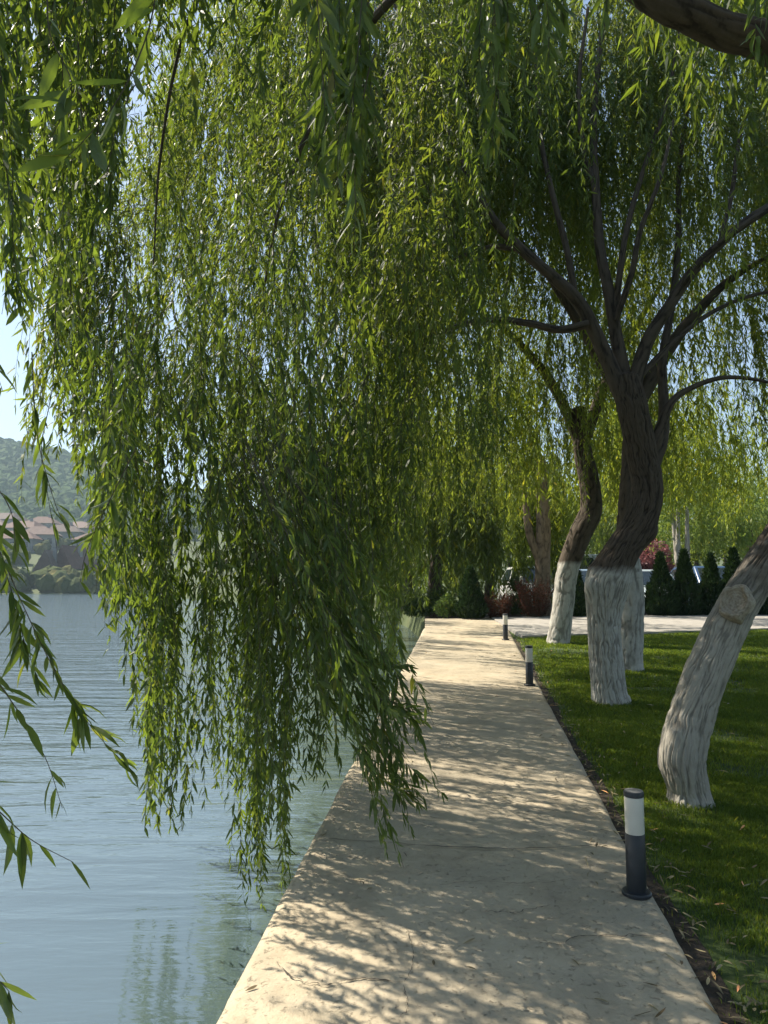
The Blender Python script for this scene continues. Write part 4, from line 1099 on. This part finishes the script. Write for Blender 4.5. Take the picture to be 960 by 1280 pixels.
car(975, 26.2, 'white car parked at the right edge behind the leaning trunk', (0.6, 0.6, 0.6), 1.52, 1.78, 4.3, 0)
car(716, 33.5, 'tall white van in the car park beyond the slim limewashed trunk', (0.70, 0.72, 0.74), 2.25, 1.95, 5.2, .9, 'parked_van', 'van', True)

# ================================================================== FAR SHORE
M_RENDER = [simple("pale render", (0.30, 0.29, 0.27), .9, 0, .12, 1), simple("grey render", (0.20, 0.20, 0.20), .9, 0, .12, 1), simple("brown timber wall", (0.12, 0.08, 0.055), .9, 0, .2, 2)]
M_ROOF = [simple("clay roof tiles", (0.10, 0.048, 0.032), .85, 0, .22, 1.5), simple("brown roof tiles", (0.08, 0.05, 0.038), .85, 0, .22, 1.5), simple("pinkish roof", (0.125, 0.075, 0.058), .85, 0, .2, 1.5)]
M_WIN = simple("house window", (0.03, 0.04, 0.05), .15)
def house(px, base_v, Y, w, d, h, roof_h, label, wm, rm, rot=0.0, steep=False):
    q = U(px, base_v, Y); zg = groundz(q[0], Y); p = np.array([q[0], Y, zg])
    root = empty('house', p, label, 'house'); root.rotation_euler = (0, 0, rot)
    bm = bmesh.new(); bm_box(bm, -w/2, w/2, -d/2, d/2, -3, h); bm_obj('wall', bm, wm, root)
    o = .6; bm = bmesh.new()
    a = [(-w/2-o, -d/2-o, h-.05), (w/2+o, -d/2-o, h-.05), (w/2+o, d/2+o, h-.05), (-w/2-o, d/2+o, h-.05)]
    if steep: rd_ = [(0, -d/2-o, h+roof_h), (0, d/2+o, h+roof_h)]
    else: rd_ = [(-w/2+d*.32, 0, h+roof_h), (w/2-d*.32, 0, h+roof_h)]
    va = [bm.verts.new(v) for v in a]; vr = [bm.verts.new(v) for v in rd_]
    if steep:
        bm.faces.new((va[0], va[1], vr[0])); bm.faces.new((va[2], va[3], vr[1])); bm.faces.new((va[1], va[2], vr[1], vr[0])); bm.faces.new((va[3], va[0], vr[0], vr[1]))
    else:
        bm.faces.new((va[0], va[1], vr[1], vr[0])); bm.faces.new((va[1], va[2], vr[1])); bm.faces.new((va[2], va[3], vr[0], vr[1])); bm.faces.new((va[3], va[0], vr[0]))
    bm.faces.new(va[::-1]); rf = bm_obj('roof', bm, rm, root)
    bm = bmesh.new(); bm_box(bm, w*.15, w*.15+.7, -.3, .4, h + roof_h*.4, h + roof_h + .7); bm_obj('chimney', bm, wm, rf)
    nf = max(1, int(h // 2.8)); nw = max(2, int(w // 3))
    for fl in range(nf):
        for k in range(nw):
            x = -w/2 + (k + .5) * w / nw; z = .9 + fl * 2.8
            bm = bmesh.new(); bm_box(bm, x-.6, x+.6, -d/2-.04, -d/2+.05, z, z+1.4); bm_obj('window', bm, M_WIN, root)
    return root
house(62, 722, 150, 3.2, 6, 2.2, 4.2, 'dark steep roofed lakeside house with pointed gable', M_RENDER[1], M_ROOF[1], .12, True)
house(94, 722, 154, 4.4, 7, 2.2, 4.8, 'reddish steep roofed lakeside house beside the dark pointed gable', M_RENDER[1], M_ROOF[0], -.35, True)
house(14, 696, 194, 13, 8, 3.2, 2.2, 'long grey walled house with reddish brown roof, lowest in the hillside row', M_RENDER[1], M_ROOF[0], .1)
house(-45, 696, 198, 12, 8, 3.2, 2.2, 'house with brown roof at the left edge of the lowest hillside row', M_RENDER[0], M_ROOF[1], -.1)
house(50, 690, 202, 9, 8, 3.4, 2.4, 'pinkish roofed house just right of the long grey walled house', M_RENDER[0], M_ROOF[2], .25)
house(122, 690, 204, 10, 8, 3.4, 2.2, 'low house with reddish roof seen between the hanging strands', M_RENDER[0], M_ROOF[0], -.15)
house(30, 680, 218, 11, 8, 3.6, 2.3, 'pale house with reddish roof in the second hillside row, above the long grey one', M_RENDER[0], M_ROOF[0], -.15)
house(-18, 680, 220, 12, 8, 3.6, 2.3, 'pale house with pinkish roof at the left edge of the second hillside row', M_RENDER[0], M_ROOF[2], .1)
house(80, 680, 222, 10, 8, 3.6, 2.3, 'grey walled house above the reddish steep roof, partly behind strands', M_RENDER[1], M_ROOF[1], .15)
house(54, 670, 240, 9, 8, 3.6, 2.4, 'small red roofed house in the third hillside row', M_RENDER[0], M_ROOF[0], .1)
house(6, 670, 242, 11, 8, 3.6, 2.4, 'brown roofed grey house in the third hillside row', M_RENDER[1], M_ROOF[1], -.2)
house(100, 670, 242, 10, 8, 3.6, 2.4, 'pinkish roofed house at the right of the third hillside row', M_RENDER[0], M_ROOF[2], -.2)
house(22, 658, 260, 10, 8, 3.6, 2.4, 'topmost pale house with red roof, below the forest', M_RENDER[0], M_ROOF[0], .05)
house(76, 658, 262, 9, 8, 3.6, 2.4, 'topmost grey house with brown roof, below the forest', M_RENDER[1], M_ROOF[1], .2)

# forest on the hill and thicket along the shore
def blob_template():
    bm = bmesh.new(); bmesh.ops.create_icosphere(bm, subdivisions=2, radius=1.0)
    V = np.array([v.co[:] for v in bm.verts]); Fa = np.array([[v.index for v in f.verts] for f in bm.faces]); bm.free(); return V, Fa
BV, BF = blob_template()
def clumps(x, y, z, r, hz, mat, name, label, cat, seed):
    rr = np.random.default_rng(seed); k = len(x); m_ = len(BV)
    j = 1 + rr.normal(0, .17, (k, m_))
    V = BV[None] * j[..., None] * np.stack([r, r, r * hz], -1)[:, None] + np.stack([x, y, z + r * hz * .6], -1)[:, None]
    L = (np.arange(k)[:, None, None] * m_ + BF[None]).ravel(); S = np.full(k * len(BF), 3)
    o = mesh_np(name, V.reshape(-1, 3), L, S, [mat], None, False); return tag(o, label, cat, kind='stuff')
def canopy_mat(name, stops):
    m, n, l, b = mat_new(name); g = n.new('ShaderNodeNewGeometry')
    r = ramp(n, stops); l.new(g.outputs['Random Per Island'], r.inputs[0])
    c = mix(n, l, mth(n, l, 'MULTIPLY', noise(n, l, 1.1, 6, .7), .8), r.outputs[0], tuple(c * .55 for c in stops[0][1]))
    l.new(c, b.inputs['Base Color']); b.inputs['Roughness'].default_value = .9; b.inputs['Specular IOR Level'].default_value = .15
    bump(n, l, b, noise(n, l, 1.4, 6, .75), 1.0, 1.2); return m
M_FOREST = canopy_mat("forest canopy", [(0, (0.050, 0.100, 0.022)), (.6, (0.095, 0.165, 0.034)), (1, (0.14, 0.20, 0.045))])
M_SHORE = canopy_mat("shore shrub canopy", [(0, (0.07, 0.11, 0.028)), (.6, (0.17, 0.19, 0.05)), (1, (0.30, 0.25, 0.07))])
gxx, gyy = np.meshgrid(np.arange(-460, -60, 5.2), np.arange(272, 560, 5.6))
fx = (gxx + rng.uniform(-2.4, 2.4, gxx.shape)).ravel(); fy = (gyy + rng.uniform(-2.6, 2.6, gyy.shape)).ravel()
clumps(fx, fy, groundz(fx, fy), rng.uniform(2.8, 4.6, len(fx)), 1.15, M_FOREST, 'hillside_forest', 'dense hazy green forest covering the hill across the lake', 'forest', 501)
k = 260
fx = rng.uniform(-150, -40, k); fy = 136.0 + 9 * rng.random(k)
k2 = 420; fx = np.r_[fx, rng.uniform(-190, -60, k2)]; fy = np.r_[fy, 143 + 125 * rng.random(k2) ** 1.5]
rad = np.r_[rng.uniform(.9, 2.2, k), rng.uniform(1.0, 2.3, k2)]
clumps(fx, fy, groundz(fx, fy), rad, 1.1, M_SHORE, 'shore_thicket', 'yellow green bushes and small trees along the far lake shore', 'thicket', 502)

# ================================================================== HAZE
bm = bmesh.new(); bm_box(bm, -884, 884, -304, 884, -6.5, ZZ.max() + 9)
m = bpy.data.materials.new("valley haze"); m.use_nodes = True; n = m.node_tree.nodes; l = m.node_tree.links
n.remove(n['Principled BSDF']); pv = n.new('ShaderNodeVolumePrincipled'); pv.inputs['Color'].default_value = (0.66, 0.86, 1.0, 1)
pv.inputs['Density'].default_value = 0.0005; pv.inputs['Anisotropy'].default_value = 0.2
l.new(pv.outputs[0], n['Material Output'].inputs['Volume'])
tag(bm_obj('haze', bm, m), 'thin blue valley haze over the lake and hill', 'haze', kind='stuff')
print('min ground', ZZ.min(), 'max', ZZ.max())
